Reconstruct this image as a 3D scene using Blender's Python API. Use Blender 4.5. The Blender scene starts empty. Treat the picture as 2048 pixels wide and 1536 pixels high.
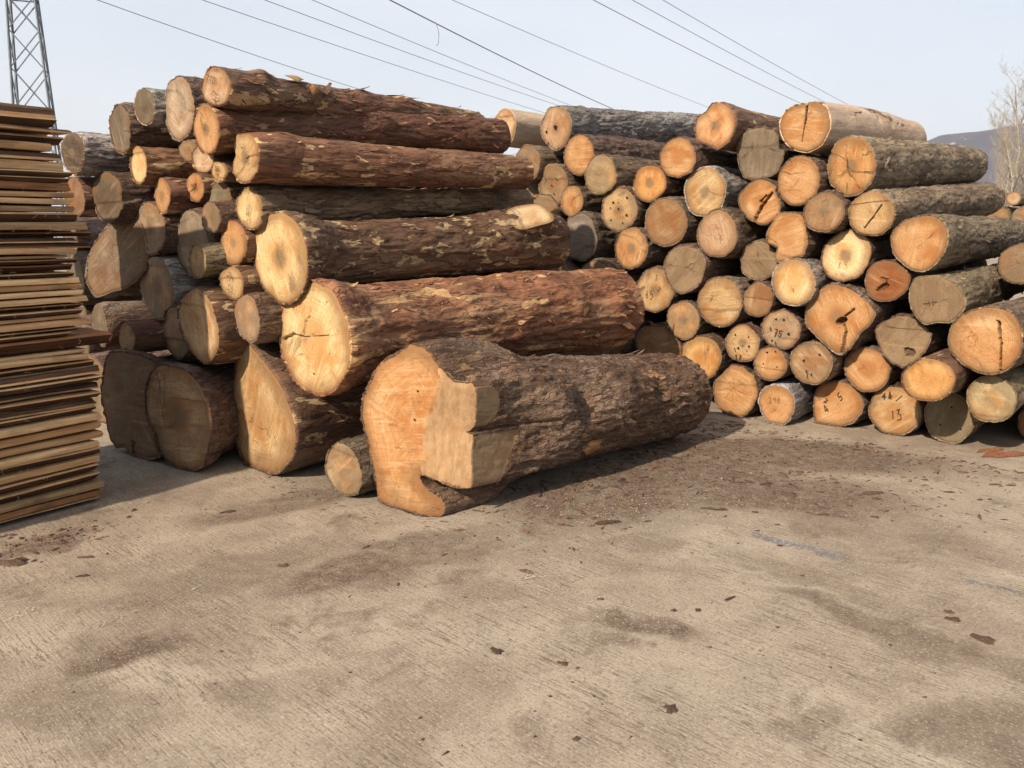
import bpy, math, random
import numpy as np
from mathutils import Vector, Matrix
R = math.radians
scene = bpy.context.scene
C = scene.collection

# ------------------------------------------------------------------ camera
PITCH = math.atan(318 / 1658)
cam_d = bpy.data.cameras.new('camera')
cam_d.sensor_width = 36
cam_d.lens = 36 * 1658 / 2048
cam_d.clip_start = 0.05
cam_d.clip_end = 12000
cam = bpy.data.objects.new('camera', cam_d)
C.objects.link(cam)
cam.location = (0, 0, 1.6)
cam.rotation_euler = (math.pi / 2 - PITCH, 0, 0)
scene.camera = cam

# ------------------------------------------------------------------ sky and sun
SUN_HEAD, SUN_EL = R(38.0), R(33)          # where the light goes to (clockwise from +Y) and its height
world = bpy.data.worlds.new('World')
scene.world = world
world.use_nodes = True
wn = world.node_tree
wn.nodes.clear()
w_out = wn.nodes.new('ShaderNodeOutputWorld')
w_bg = wn.nodes.new('ShaderNodeBackground')
w_bg.inputs['Strength'].default_value = 0.1
w_sky = wn.nodes.new('ShaderNodeTexSky')
w_sky.sky_type = 'NISHITA'
w_sky.sun_disc = False
w_sky.sun_elevation = SUN_EL
w_sky.sun_rotation = SUN_HEAD + math.pi
w_sky.air_density = 1.0
w_sky.dust_density = 4.0
w_sky.ozone_density = 1.0
# thin high cloud: the same pale veil over the whole sky, a little uneven
w_tc = wn.nodes.new('ShaderNodeTexCoord')
w_map = wn.nodes.new('ShaderNodeMapping')
w_map.inputs['Scale'].default_value = (1.2, 1.2, 3.4)
w_map.inputs['Rotation'].default_value = (0.3, 0.2, 0.5)
w_no = wn.nodes.new('ShaderNodeTexNoise')
w_no.inputs['Scale'].default_value = 1.6
w_no.inputs['Detail'].default_value = 5
w_rr = wn.nodes.new('ShaderNodeMapRange')
w_rr.inputs['From Min'].default_value = 0.3
w_rr.inputs['From Max'].default_value = 0.7
w_rr.inputs['To Min'].default_value = 0.58
w_rr.inputs['To Max'].default_value = 0.9
w_mix = wn.nodes.new('ShaderNodeMix')
w_mix.data_type = 'RGBA'
w_mix.inputs[7].default_value = (4.95, 5.3, 5.8, 1)
wn.links.new(w_tc.outputs['Generated'], w_map.inputs['Vector'])
wn.links.new(w_map.outputs[0], w_no.inputs['Vector'])
wn.links.new(w_no.outputs[0], w_rr.inputs['Value'])
wn.links.new(w_rr.outputs[0], w_mix.inputs[0])
wn.links.new(w_sky.outputs[0], w_mix.inputs[6])
wn.links.new(w_mix.outputs[2], w_bg.inputs['Color'])
wn.links.new(w_bg.outputs[0], w_out.inputs['Surface'])

sun_d = bpy.data.lights.new('sun', 'SUN')
sun_d.energy = 5.0
sun_d.angle = R(1.0)
sun_d.color = (1.0, 0.84, 0.65)
sun = bpy.data.objects.new('sun', sun_d)
C.objects.link(sun)
sun_dir = Vector((math.sin(SUN_HEAD) * math.cos(SUN_EL), math.cos(SUN_HEAD) * math.cos(SUN_EL), -math.sin(SUN_EL)))
sun.rotation_euler = sun_dir.to_track_quat('-Z', 'Y').to_euler()
sun.location = -sun_dir * 40

scene.view_settings.view_transform = 'Standard'
scene.view_settings.look = 'None'
scene.view_settings.gamma = 1
scene.view_settings.use_curve_mapping = False
scene.view_settings.exposure = 0.82
scene.cycles.max_bounces = 6
scene.cycles.diffuse_bounces = 3
scene.cycles.volume_bounces = 0
scene.cycles.use_denoising = True

# ------------------------------------------------------------------ noise for shapes
def _hash(ix, iy, iz):
    h = (ix * 374761393 + iy * 668265263 + iz * 2147483647) & 0xFFFFFFFF
    h = ((h ^ (h >> 13)) * 1274126177) & 0xFFFFFFFF
    h = (h ^ (h >> 16)) & 0xFFFFFFFF
    return (h & 0xFFFFFF) / float(0xFFFFFF) * 2 - 1

def noise3(p):
    """value noise in -1..1 for an (n,3) array"""
    p = np.asarray(p, dtype=np.float64) + 1000.0
    i = np.floor(p).astype(np.int64)
    f = p - i
    f = f * f * f * (f * (f * 6 - 15) + 10)
    x, y, z = i[:, 0], i[:, 1], i[:, 2]
    fx, fy, fz = f[:, 0], f[:, 1], f[:, 2]
    def l(a, b, t): return a + (b - a) * t
    c00 = l(_hash(x, y, z), _hash(x + 1, y, z), fx)
    c10 = l(_hash(x, y + 1, z), _hash(x + 1, y + 1, z), fx)
    c01 = l(_hash(x, y, z + 1), _hash(x + 1, y, z + 1), fx)
    c11 = l(_hash(x, y + 1, z + 1), _hash(x + 1, y + 1, z + 1), fx)
    return l(l(c00, c10, fy), l(c01, c11, fy), fz)

def fbm(p, octs=3):
    p = np.asarray(p, dtype=np.float64)
    s = 0; a = 1.0; t = 0
    for o in range(octs):
        s = s + a * noise3(p * (2.03 ** o) + 17.3 * o); t += a; a *= 0.5
    return s / t

def ridged(p, octs=2):
    return 1 - 2 * np.abs(fbm(p, octs))

# ------------------------------------------------------------------ object helpers
def mesh_from(name, verts, faces, mats, mat_idx=None, smooth=True):
    me = bpy.data.meshes.new(name)
    verts = np.asarray(verts, dtype=np.float32)
    if isinstance(faces, np.ndarray):
        nf, k = faces.shape
        me.vertices.add(len(verts)); me.vertices.foreach_set('co', verts.ravel())
        me.loops.add(nf * k); me.loops.foreach_set('vertex_index', faces.astype(np.int32).ravel())
        me.polygons.add(nf)
        me.polygons.foreach_set('loop_start', np.arange(0, nf * k, k, dtype=np.int32))
        me.polygons.foreach_set('loop_total', np.full(nf, k, dtype=np.int32))
        me.update(calc_edges=True)
    else:
        me.from_pydata([tuple(map(float, v)) for v in verts], [], faces)
    for m in mats:
        me.materials.append(m)
    if mat_idx is not None:
        me.polygons.foreach_set('material_index', np.asarray(mat_idx, dtype=np.int32))
    if smooth:
        me.polygons.foreach_set('use_smooth', np.ones(len(me.polygons), dtype=bool))
    me.update()
    return me

def attr(me, name, vals):
    a = me.attributes.new(name, 'FLOAT', 'POINT')
    a.data.foreach_set('value', np.asarray(vals, dtype=np.float32))

def obj(name, me, parent=None, color=None):
    o = bpy.data.objects.new(name, me)
    C.objects.link(o)
    if parent is not None:
        o.parent = parent
    if color is not None:
        o.color = color
    return o

def tag(o, label=None, cat=None, group=None, kind=None):
    if label: o['label'] = label
    if cat: o['category'] = cat
    if group: o['group'] = group
    if kind: o['kind'] = kind
    return o

def grid_quads(nu, nv, wrap_u=True, off=0):
    """quads for nv rings of nu points (ring-major)"""
    j, i = np.meshgrid(np.arange(nv - 1), np.arange(nu if wrap_u else nu - 1), indexing='ij')
    a = j * nu + i; b = j * nu + (i + 1) % nu
    return np.stack([a, b, b + nu, a + nu], -1).reshape(-1, 4) + off

class MB:
    """collects faces of one part"""
    def __init__(s): s.v = []; s.f = []; s.m = []
    def add(s, v, f, m=0):
        o = len(s.v); s.v.extend(v); s.f.extend([tuple(i + o for i in q) for q in f]); s.m.extend([m] * len(f))
    def bar(s, a, b, w, h=None, up=(0, 0, 1), m=0):
        a = Vector(a); b = Vector(b); h = h or w
        d = (b - a).normalized(); x = d.cross(Vector(up))
        if x.length < 1e-4: x = d.cross(Vector((0, 1, 0)))
        x.normalize(); y = x.cross(d)
        v = []
        for p in (a, b):
            for sx, sy in ((-1, -1), (1, -1), (1, 1), (-1, 1)):
                v.append(p + x * (sx * w / 2) + y * (sy * h / 2))
        s.add(v, [(0, 1, 2, 3), (7, 6, 5, 4), (0, 4, 5, 1), (1, 5, 6, 2), (2, 6, 7, 3), (3, 7, 4, 0)], m)
    def tube(s, pts, rads, n=6, m=0):
        base = len(s.v); k = len(pts)
        for i, p in enumerate(pts):
            p = Vector(p); d = (Vector(pts[min(i + 1, k - 1)]) - Vector(pts[max(i - 1, 0)])).normalized()
            x = d.cross(Vector((0.13, 0.31, 0.94)));
            if x.length < 1e-3: x = d.cross(Vector((1, 0, 0)))
            x.normalize(); y = x.cross(d)
            for q in range(n):
                t = 2 * math.pi * q / n
                s.v.append(p + (x * math.cos(t) + y * math.sin(t)) * rads[i])
        for i in range(k - 1):
            for q in range(n):
                s.f.append((base + i * n + q, base + i * n + (q + 1) % n, base + (i + 1) * n + (q + 1) % n, base + (i + 1) * n + q)); s.m.append(m)
    def build(s, name, mats, parent=None, smooth=False, color=None):
        me = mesh_from(name, [tuple(v) for v in s.v], s.f, mats, s.m, smooth)
        return obj(name, me, parent, color)

# ------------------------------------------------------------------ material helpers
class NT:
    def __init__(s, name):
        s.mat = bpy.data.materials.new(name); s.mat.use_nodes = True
        s.t = s.mat.node_tree; s.t.nodes.clear()
        s.out = s.t.nodes.new('ShaderNodeOutputMaterial')
        s.b = s.t.nodes.new('ShaderNodeBsdfPrincipled')
        s.t.links.new(s.b.outputs[0], s.out.inputs[0])
    def n(s, typ, **kw):
        nd = s.t.nodes.new('ShaderNode' + typ)
        for k, v in kw.items(): setattr(nd, k, v)
        return nd
    def put(s, sock, v):
        if isinstance(v, bpy.types.NodeSocket): s.t.links.new(v, sock)
        elif isinstance(v, tuple) and len(v) == 3 and sock.type == 'RGBA': sock.default_value = v + (1,)
        else: sock.default_value = v
    def coord(s, kind='Object'): return s.n('TexCoord').outputs[kind]
    def mapping(s, v, scale=(1, 1, 1), rot=(0, 0, 0), loc=(0, 0, 0)):
        m = s.n('Mapping'); s.put(m.inputs['Vector'], v)
        s.put(m.inputs['Scale'], scale); s.put(m.inputs['Rotation'], rot); s.put(m.inputs['Location'], loc)
        return m.outputs[0]
    def noise(s, v, scale, detail=3, rough=0.55, dist=0.0, w=None):
        m = s.n('TexNoise', noise_dimensions='4D' if w is not None else '3D')
        s.put(m.inputs['Vector'], v); m.inputs['Scale'].default_value = scale
        m.inputs['Detail'].default_value = detail; m.inputs['Roughness'].default_value = rough
        m.inputs['Distortion'].default_value = dist
        if w is not None: s.put(m.inputs['W'], w)
        return m.outputs[0]
    def noise1(s, w, scale, detail=2):
        m = s.n('TexNoise', noise_dimensions='1D'); s.put(m.inputs['W'], w); m.inputs['Scale'].default_value = scale
        m.inputs['Detail'].default_value = detail
        return m.outputs[0]
    def voro(s, v, scale, feature='DISTANCE_TO_EDGE', rnd=1.0):
        m = s.n('TexVoronoi', feature=feature); s.put(m.inputs['Vector'], v); m.inputs['Scale'].default_value = scale
        m.inputs['Randomness'].default_value = rnd
        return m.outputs['Distance']
    def rng(s, v, a, b, lo=0.0, hi=1.0, smooth=True):
        m = s.n('MapRange', interpolation_type='SMOOTHSTEP' if smooth else 'LINEAR')
        s.put(m.inputs['Value'], v); s.put(m.inputs['From Min'], a); s.put(m.inputs['From Max'], b)
        m.inputs['To Min'].default_value = lo; m.inputs['To Max'].default_value = hi
        return m.outputs[0]
    def math(s, op, a, b=0.0, clamp=False):
        m = s.n('Math', operation=op); m.use_clamp = clamp
        s.put(m.inputs[0], a); s.put(m.inputs[1], b)
        return m.outputs[0]
    def vmath(s, op, a, b):
        m = s.n('VectorMath', operation=op); s.put(m.inputs[0], a); s.put(m.inputs[1], b)
        return m.outputs[0]
    def mix(s, f, a, b, mode='MIX'):
        m = s.n('Mix', data_type='RGBA', blend_type=mode); m.clamp_factor = True
        s.put(m.inputs[0], f); s.put(m.inputs[6], a); s.put(m.inputs[7], b)
        return m.outputs[2]
    def bump(s, h, strength=0.5, dist=0.01, nrm=None):
        m = s.n('Bump'); m.inputs['Strength'].default_value = strength; m.inputs['Distance'].default_value = dist
        s.put(m.inputs['Height'], h)
        if nrm is not None: s.put(m.inputs['Normal'], nrm)
        return m.outputs[0]
    def done(s, col, rough=0.85, nrm=None, spec=0.2):
        s.put(s.b.inputs['Base Color'], col); s.put(s.b.inputs['Roughness'], rough)
        s.b.inputs['Specular IOR Level'].default_value = spec
        if nrm is not None: s.put(s.b.inputs['Normal'], nrm)
        return s.mat
    def attr(s, name, typ='GEOMETRY'):
        m = s.n('Attribute', attribute_type=typ); m.attribute_name = name
        return m.outputs['Fac']

def plain(name, col, rough=0.85, var=0.25, scale=30, spec=0.2, metal=0.0):
    t = NT(name); c = t.coord()
    n = t.noise(c, scale, 4)
    v = t.rng(n, 0.3, 0.7, 1 - var, 1 + var)
    m = t.n('Mix', data_type='RGBA', blend_type='MULTIPLY'); m.inputs[0].default_value = 1
    m.inputs[6].default_value = col + (1,); t.put(m.inputs[7], v)
    t.b.inputs['Metallic'].default_value = metal
    return t.done(m.outputs[2], rough, t.bump(n, 0.3, 0.003), spec)

def make_cut():
    """sawn end grain: the object's colour is the wood, its alpha how weathered it is"""
    t = NT('sawn_end_grain'); c = t.coord()
    oi = t.n('ObjectInfo'); rnd = oi.outputs['Random']; base = oi.outputs['Color']; wea = oi.outputs['Alpha']
    w = t.math('MULTIPLY', rnd, 40.0)
    rad = t.attr('rad'); crk = t.attr('crk')
    ang = t.math('MULTIPLY', rnd, 6.283)
    rot = t.n('CombineXYZ'); t.put(rot.inputs[1], ang)
    rc = t.mapping(c, (1, 1, 1), rot.outputs[0])
    warp = t.noise(c, 7, 2, w=w)
    radw = t.math('ADD', rad, t.math('MULTIPLY', warp, 0.16))
    rings = t.noise1(t.math('ADD', radw, w), 26, 3)
    saw = t.noise(t.mapping(rc, (70, 1, 5)), 1.0, 3, w=w)
    saw2 = t.noise(t.mapping(rc, (24, 1, 2.2)), 1.0, 3, 0.6, w=w)
    blot = t.noise(c, 5.5, 4, 0.6, 0.4, w=w)
    fine = t.noise(c, 90, 3, 0.7, w=w)
    sep = t.n('SeparateXYZ'); t.put(sep.inputs[0], c)
    th = t.math('ARCTAN2', sep.outputs[2], sep.outputs[0])
    ray = t.noise1(t.math('ADD', th, t.math('ADD', w, t.math('MULTIPLY', warp, 0.35))), 13, 5)
    dark = t.mix(1, base, (0.74, 0.52, 0.36), 'MULTIPLY')
    lite = t.mix(0.3, base, (0.62, 0.53, 0.36))
    col = t.mix(t.rng(rings, 0.38, 0.64, 0, 0.5), base, dark)
    col = t.mix(t.rng(ray, 0.54, 0.74, 0, 0.3), col, lite)
    col = t.mix(t.rng(ray, 0.46, 0.3, 0, 0.34), col, dark)
    col = t.mix(t.rng(blot, 0.46, 0.66, 0, 0.95), col, dark)
    col = t.mix(t.rng(blot, 0.45, 0.3, 0, 0.45), col, lite)
    col = t.mix(t.rng(saw2, 0.53, 0.68, 0, 0.5), col, lite)
    col = t.mix(t.rng(saw, 0.53, 0.68, 0, 0.5), col, dark)
    # heart a little browner, rim stained by the bark
    hs = t.rng(t.noise1(w, 3.0, 0), 0.35, 0.65, 0.0, 0.8)
    col = t.mix(t.math('MULTIPLY', t.rng(radw, 0.62, 0.3), hs), col, dark)
    col = t.mix(t.rng(radw, 0.90, 1.06, 0, 0.7), col, dark)
    # stain creeping in from one side of the rim, smudges of saw oil and dirt
    one = t.noise(c, 2.4, 2, 0.5, w=t.math('ADD', w, 3.0))
    col = t.mix(t.math('MULTIPLY', t.rng(t.math('ADD', radw, t.math('MULTIPLY', one, 0.9)), 1.15, 1.5), 0.62), col, (0.13, 0.072, 0.034))
    smu = t.noise(t.mapping(rc, (1, 1, 0.4)), 9, 5, 0.66, 0.8, w=t.math('ADD', w, 6.0))
    col = t.mix(t.rng(smu, 0.55, 0.70, 0, 0.7), col, (0.11, 0.078, 0.047))
    # weathering: grey-brown bloom with its own cloudy shape
    grey = t.mix(t.rng(smu, 0.36, 0.58), (0.185, 0.142, 0.092), (0.072, 0.053, 0.035))
    grey = t.mix(t.rng(saw2, 0.5, 0.75, 0, 0.35), grey, (0.215, 0.17, 0.115))
    grey = t.mix(t.rng(ray, 0.5, 0.72, 0, 0.35), grey, (0.20, 0.155, 0.105))
    grey = t.mix(t.rng(fine, 0.35, 0.6, 0.0, 0.5), grey, (0.06, 0.044, 0.028))
    grey = t.mix(0.35, grey, base)
    wm = t.noise(c, 3.2, 4, 0.62, 0.6, w=t.math('ADD', w, 9.0))
    th_ = t.math('SUBTRACT', 0.78, t.math('MULTIPLY', wea, 0.62))
    col = t.mix(t.math('MULTIPLY', t.rng(wm, th_, t.math('ADD', th_, 0.16), 0, 0.92), t.rng(blot, 0.34, 0.5, 0.6, 1.0)), col, grey)
    speck = t.noise(c, 38, 3, 0.7, w=w)
    col = t.mix(t.rng(speck, 0.61, 0.70, 0, 0.6), col, (0.06, 0.04, 0.024))
    # a grey-brown heart stain on some ends
    hp = t.rng(t.noise1(t.math('ADD', w, 7.3), 5.0, 0), 0.52, 0.62, 0.0, 0.75)
    col = t.mix(t.math('MULTIPLY', t.rng(t.math('ADD', radw, t.math('MULTIPLY', smu, 0.4)), 0.62, 0.4), hp), col, (0.13, 0.092, 0.056))
    col = t.mix(crk, col, (0.035, 0.022, 0.013))
    hgt = t.math('ADD', t.math('MULTIPLY', saw, 0.6), t.math('ADD', t.math('MULTIPLY', saw2, 0.6), t.math('MULTIPLY', fine, 0.6)))
    return t.done(col, 0.8, t.bump(hgt, 0.75, 0.008), 0.15)

BARK_K = {'red': (.90, .85, .78), 'plated': (.88, .83, .76), 'stripped': (.92, .86, .77), 'furrowed': (.92, .83, .73), 'rough': (1.4, 1.38, 1.36), 'dull': (1.06, .98, .86), 'peeled': (.98, .93, .86)}
def make_bark(name, dark, mid, lite, patch, patch_amt, grey=(0.3, 0.28, 0.26), grey_amt=0.3, streak=0.5, fscale=1.0, fis_amt=0.2, pscale=12.5, crease=0.75):
    k = BARK_K[name.split('_')[0]]
    dark, mid, lite, patch, grey = [tuple(x * y for x, y in zip(v, k)) for v in (dark, mid, lite, patch, grey)]
    t = NT(name); c = t.coord()
    oi = t.n('ObjectInfo'); rnd = oi.outputs['Random']; tint = oi.outputs['Color']
    w = t.math('MULTIPLY', rnd, 37.0)
    n1 = t.noise(t.mapping(c, (1, 0.24, 1)), 8 * fscale, 7, 0.70, 0.6, w=w)
    n2 = t.noise(t.mapping(c, (1, 0.30, 1)), 36 * fscale, 5, 0.72, 0.3, w=w)
    fib = t.noise(t.mapping(c, (1, 0.07, 1)), 48 * fscale, 4, 0.65, 0.2, w=w)
    fl = t.noise(t.mapping(c, (1, 0.55, 1)), 70, 4, 0.75, w=w)
    big = t.noise(t.mapping(c, (1, 0.5, 1)), 3.2, 3, 0.55, 0.4, w=w)
    nz = t.n('TexNoise'); t.put(nz.inputs['Vector'], c); nz.inputs['Scale'].default_value = 9; nz.inputs['Detail'].default_value = 4
    wv = t.vmath('ADD', t.mapping(c, (1, 0.36, 1)), t.vmath('MULTIPLY', nz.outputs['Color'], (0.09, 0.09, 0.09)))
    fis = t.voro(wv, 24 * fscale)
    fism = t.math('MULTIPLY', t.rng(fis, 0.16, 0.0), t.rng(n2, 0.4, 0.62, 0.1, 1.0))
    col = t.mix(t.rng(n1, 0.34, 0.54), dark, mid)
    col = t.mix(t.rng(n1, 0.52, 0.70), col, lite)
    col = t.mix(t.rng(fib, 0.52, 0.72, 0, 0.5), col, lite)
    col = t.mix(t.rng(fib, 0.46, 0.30, 0, 0.55), col, dark)
    col = t.mix(t.rng(n2, 0.55, 0.75, 0, 0.5), col, lite)
    col = t.mix(t.rng(n2, 0.45, 0.3, 0, 0.75), col, dark)
    col = t.mix(t.rng(big, 0.46, 0.68, 0, grey_amt), col, grey)
    col = t.mix(t.rng(fl, 0.60, 0.74, 0, 0.55), col, tuple(min(.6, 1.5 * x + .03) for x in lite))
    col = t.mix(t.math('MULTIPLY', fism, fis_amt), col, tuple(0.4 * x for x in dark))
    # long creases that run with the grain
    cn = t.noise(t.mapping(c, (1, 0.16, 1)), 11 * fscale, 4, 0.6, 0.9, w=t.math('ADD', w, 11.0))
    ca = t.math('ABSOLUTE', t.math('SUBTRACT', cn, 0.5))
    crm = t.math('MULTIPLY', t.rng(ca, 0.022, 0.004), t.rng(n1, 0.38, 0.6, 0.35, 1.0))
    col = t.mix(t.math('MULTIPLY', crm, crease), col, tuple(0.35 * x for x in dark))
    # scaled-off plates: pale inner bark with crisp, ragged borders
    pn = t.noise(t.mapping(c, (1, 0.36, 1)), pscale, 5, 0.55, 0.7, w=t.math('ADD', w, 5.0))
    pm = t.rng(pn, 0.70 - 0.15 * patch_amt, 0.72 - 0.15 * patch_amt)
    pc = t.mix(t.rng(n2, 0.35, 0.65), patch, tuple(0.6 * x for x in patch))
    pc = t.mix(t.rng(fib, 0.4, 0.7, 0, 0.5), pc, tuple(0.5 * (x + y) for x, y in zip(patch, lite)))
    col = t.mix(pm, col, pc)
    sn = t.noise(t.mapping(c, (1, 0.05, 1)), 22, 5, 0.62, 0.4, w=t.math('ADD', w, 2.0))
    sm = t.rng(sn, 0.70 - 0.09 * streak, 0.75 - 0.09 * streak, 0, 0.75)
    col = t.mix(sm, col, pc)
    col = t.mix(1, col, tint, 'MULTIPLY')
    h = t.math('ADD', t.math('MULTIPLY', n1, 0.7), t.math('MULTIPLY', n2, 0.6))
    h = t.math('ADD', h, t.math('ADD', t.math('MULTIPLY', fib, 0.4), t.math('MULTIPLY', fl, 0.35)))
    h = t.math('SUBTRACT', h, t.math('MULTIPLY', fism, 0.8 * fis_amt))
    h = t.math('SUBTRACT', h, t.math('MULTIPLY', pm, 0.25))
    h = t.math('SUBTRACT', h, t.math('MULTIPLY', crm, 0.6 * crease))
    return t.done(col, 0.82, t.bump(h, 0.8, 0.018), 0.25)

M = {}
M['cut'] = make_cut()
M['red'] = make_bark('red_brown_bark', (0.06, 0.031, 0.022), (0.145, 0.078, 0.052), (0.255, 0.142, 0.095), (0.50, 0.37, 0.23), 0.66, (0.215, 0.165, 0.125), 0.45, 0.6)
M['spot'] = make_bark('plated_bark_with_pale_scars', (0.045, 0.024, 0.017), (0.125, 0.07, 0.047), (0.215, 0.13, 0.088), (0.42, 0.32, 0.205), 0.86, (0.215, 0.165, 0.125), 0.35, 0.25, 1.0, 0.2, 17)
M['strip'] = make_bark('stripped_red_bark', (0.085, 0.042, 0.028), (0.20, 0.10, 0.064), (0.35, 0.195, 0.12), (0.47, 0.335, 0.195), 0.78, (0.32, 0.24, 0.165), 0.6, 0.9, 0.8, 0.2, 6.5)
M['furrow'] = make_bark('furrowed_grey_brown_bark', (0.05, 0.034, 0.026), (0.14, 0.10, 0.078), (0.265, 0.21, 0.185), (0.36, 0.25, 0.155), 0.3, (0.27, 0.235, 0.215), 0.55, 0.25, 1.4, 0.6)
M['grey'] = make_bark('rough_grey_bark', (0.06, 0.052, 0.046), (0.19, 0.17, 0.155), (0.33, 0.31, 0.295), (0.36, 0.29, 0.21), 0.1, (0.38, 0.37, 0.36), 0.6, 0.2, 1.2, 0.5)
M['moss'] = make_bark('dull_olive_brown_bark', (0.046, 0.035, 0.024), (0.155, 0.12, 0.084), (0.275, 0.225, 0.165), (0.42, 0.34, 0.23), 0.3, (0.27, 0.24, 0.19), 0.55, 0.5, 1.2)
M['bare'] = make_bark('peeled_pale_log', (0.30, 0.22, 0.15), (0.44, 0.345, 0.25), (0.55, 0.45, 0.335), (0.13, 0.075, 0.05), 0.72, (0.42, 0.35, 0.28), 0.4, 0.0, 0.7, 0.0, 5.5, 0.25)
M['ink'] = plain('black_marker', (0.035, 0.025, 0.018), 0.7, 0.3, 60)
M['crack'] = plain('dark_crack', (0.035, 0.022, 0.013), 0.95, 0.3, 80)
M['hole'] = plain('dark_hole', (0.018, 0.012, 0.008), 0.95, 0.3, 80)
# ------------------------------------------------------------------ ground
def make_ground_mat():
    t = NT('brushed_dirty_concrete'); c = t.coord()
    def tex(v, loc, rot, sc):
        m = t.n('Mapping', vector_type='TEXTURE'); t.put(m.inputs['Vector'], v)
        m.inputs['Location'].default_value = loc; m.inputs['Rotation'].default_value = (0, 0, rot); m.inputs['Scale'].default_value = sc
        return m.outputs[0]
    g = tex(c, (0, 0, 0), R(46), (1, 1, 1))            # y runs along the broom strokes
    big = t.noise(c, 0.75, 5, 0.6, 0.3)
    mid = t.noise(c, 3.1, 5, 0.62, 0.4)
    sml = t.noise(c, 26, 4, 0.7)
    gw = t.vmath('ADD', g, t.vmath('MULTIPLY', t.n('TexNoise').outputs['Color'], (0.02, 0.02, 0)))
    grit = t.noise(t.mapping(gw, (1, .6, 1)), 120, 3, 0.75)
    br1 = t.noise(t.mapping(gw, (85, 4.5, 1)), 1.0, 4, 0.65)
    br2 = t.noise(t.mapping(gw, (170, 16, 1)), 1.0, 4, 0.7)
    # dirt: cloudy film plus the stains of this yard
    w1 = t.vmath('ADD', c, t.vmath('MULTIPLY', t.vmath('SUBTRACT', t.n('TexNoise').outputs['Color'], (0.5, 0.5, 0.5)), (0.0, 0.0, 0)))
    nz = t.n('TexNoise'); t.put(nz.inputs['Vector'], c); nz.inputs['Scale'].default_value = 2.6; nz.inputs['Detail'].default_value = 5
    wv = t.vmath('ADD', c, t.vmath('MULTIPLY', t.vmath('SUBTRACT', nz.outputs['Color'], (0.5, 0.5, 0.5)), (0.55, 0.55, 0)))
    dirt = t.math('MAXIMUM', t.rng(big, 0.47, 0.70, 0.0, 0.65), t.rng(t.noise(c, 1.9, 5, 0.65, 0.6), 0.52, 0.66, 0, 0.7))
    for (x, y, rx, ry, rot, s) in STAINS:
        v = tex(wv, (x, y, 0), rot, (rx, ry, 1))
        ln = t.n('VectorMath', operation='LENGTH'); t.put(ln.inputs[0], v)
        k = t.rng(ln.outputs['Value'], 1.0, 0.45, 0, s)
        dirt = t.math('MAXIMUM', dirt, k)
    dirt = t.math('MULTIPLY', dirt, t.math('MULTIPLY', t.rng(mid, 0.28, 0.60, 0.62, 1.05), t.rng(t.noise(c, 14, 5, 0.7), 0.3, 0.6, 0.65, 1.15)), True)
    base = t.mix(t.rng(mid, 0.3, 0.7), (0.225, 0.182, 0.14), (0.315, 0.264, 0.206))
    base = t.mix(t.rng(big, 0.55, 0.35, 0, 0.45), base, (0.27, 0.238, 0.185))
    pale = t.rng(t.noise(c, 1.3, 4, 0.6, 0.5), 0.58, 0.72, 0, 0.45)
    base = t.mix(pale, base, (0.40, 0.348, 0.282))
    dcol = t.mix(t.rng(sml, 0.3, 0.7), (0.076, 0.053, 0.038), (0.128, 0.094, 0.069))
    col = t.mix(dirt, base, dcol)
    # dirt sits in the broom grooves, patchily
    gm = t.rng(t.noise(c, 2.2, 4, 0.6), 0.36, 0.62, 0.25, 1.0)
    keep = t.math('SUBTRACT', 1.0, t.math('MULTIPLY', dirt, 0.65))
    gm = t.math('MULTIPLY', gm, keep)
    col = t.mix(t.math('MULTIPLY', t.rng(br1, 0.53, 0.62, 0, 0.62), gm), col, (0.085, 0.065, 0.047))
    col = t.mix(t.math('MULTIPLY', t.rng(br2, 0.55, 0.62, 0, 0.85), gm), col, (0.07, 0.052, 0.038))
    col = t.mix(t.math('MULTIPLY', t.rng(br1, 0.45, 0.3, 0, 0.35), gm), col, (0.40, 0.35, 0.27))
    col = t.mix(t.rng(grit, 0.57, 0.64, 0, 0.7), col, (0.07, 0.052, 0.038))
    col = t.mix(t.rng(grit, 0.42, 0.36, 0, 0.6), col, (0.44, 0.385, 0.30))
    col = t.mix(t.rng(sml, 0.56, 0.68, 0, 0.5), col, (0.11, 0.083, 0.061))
    h = t.math('ADD', t.math('MULTIPLY', br1, -0.5), t.math('ADD', t.math('MULTIPLY', br2, -0.4), t.math('ADD', t.math('MULTIPLY', grit, 0.35), t.math('MULTIPLY', sml, 0.4))))
    return t.done(col, 0.88, t.bump(h, 0.55, 0.008), 0.2)

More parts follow.
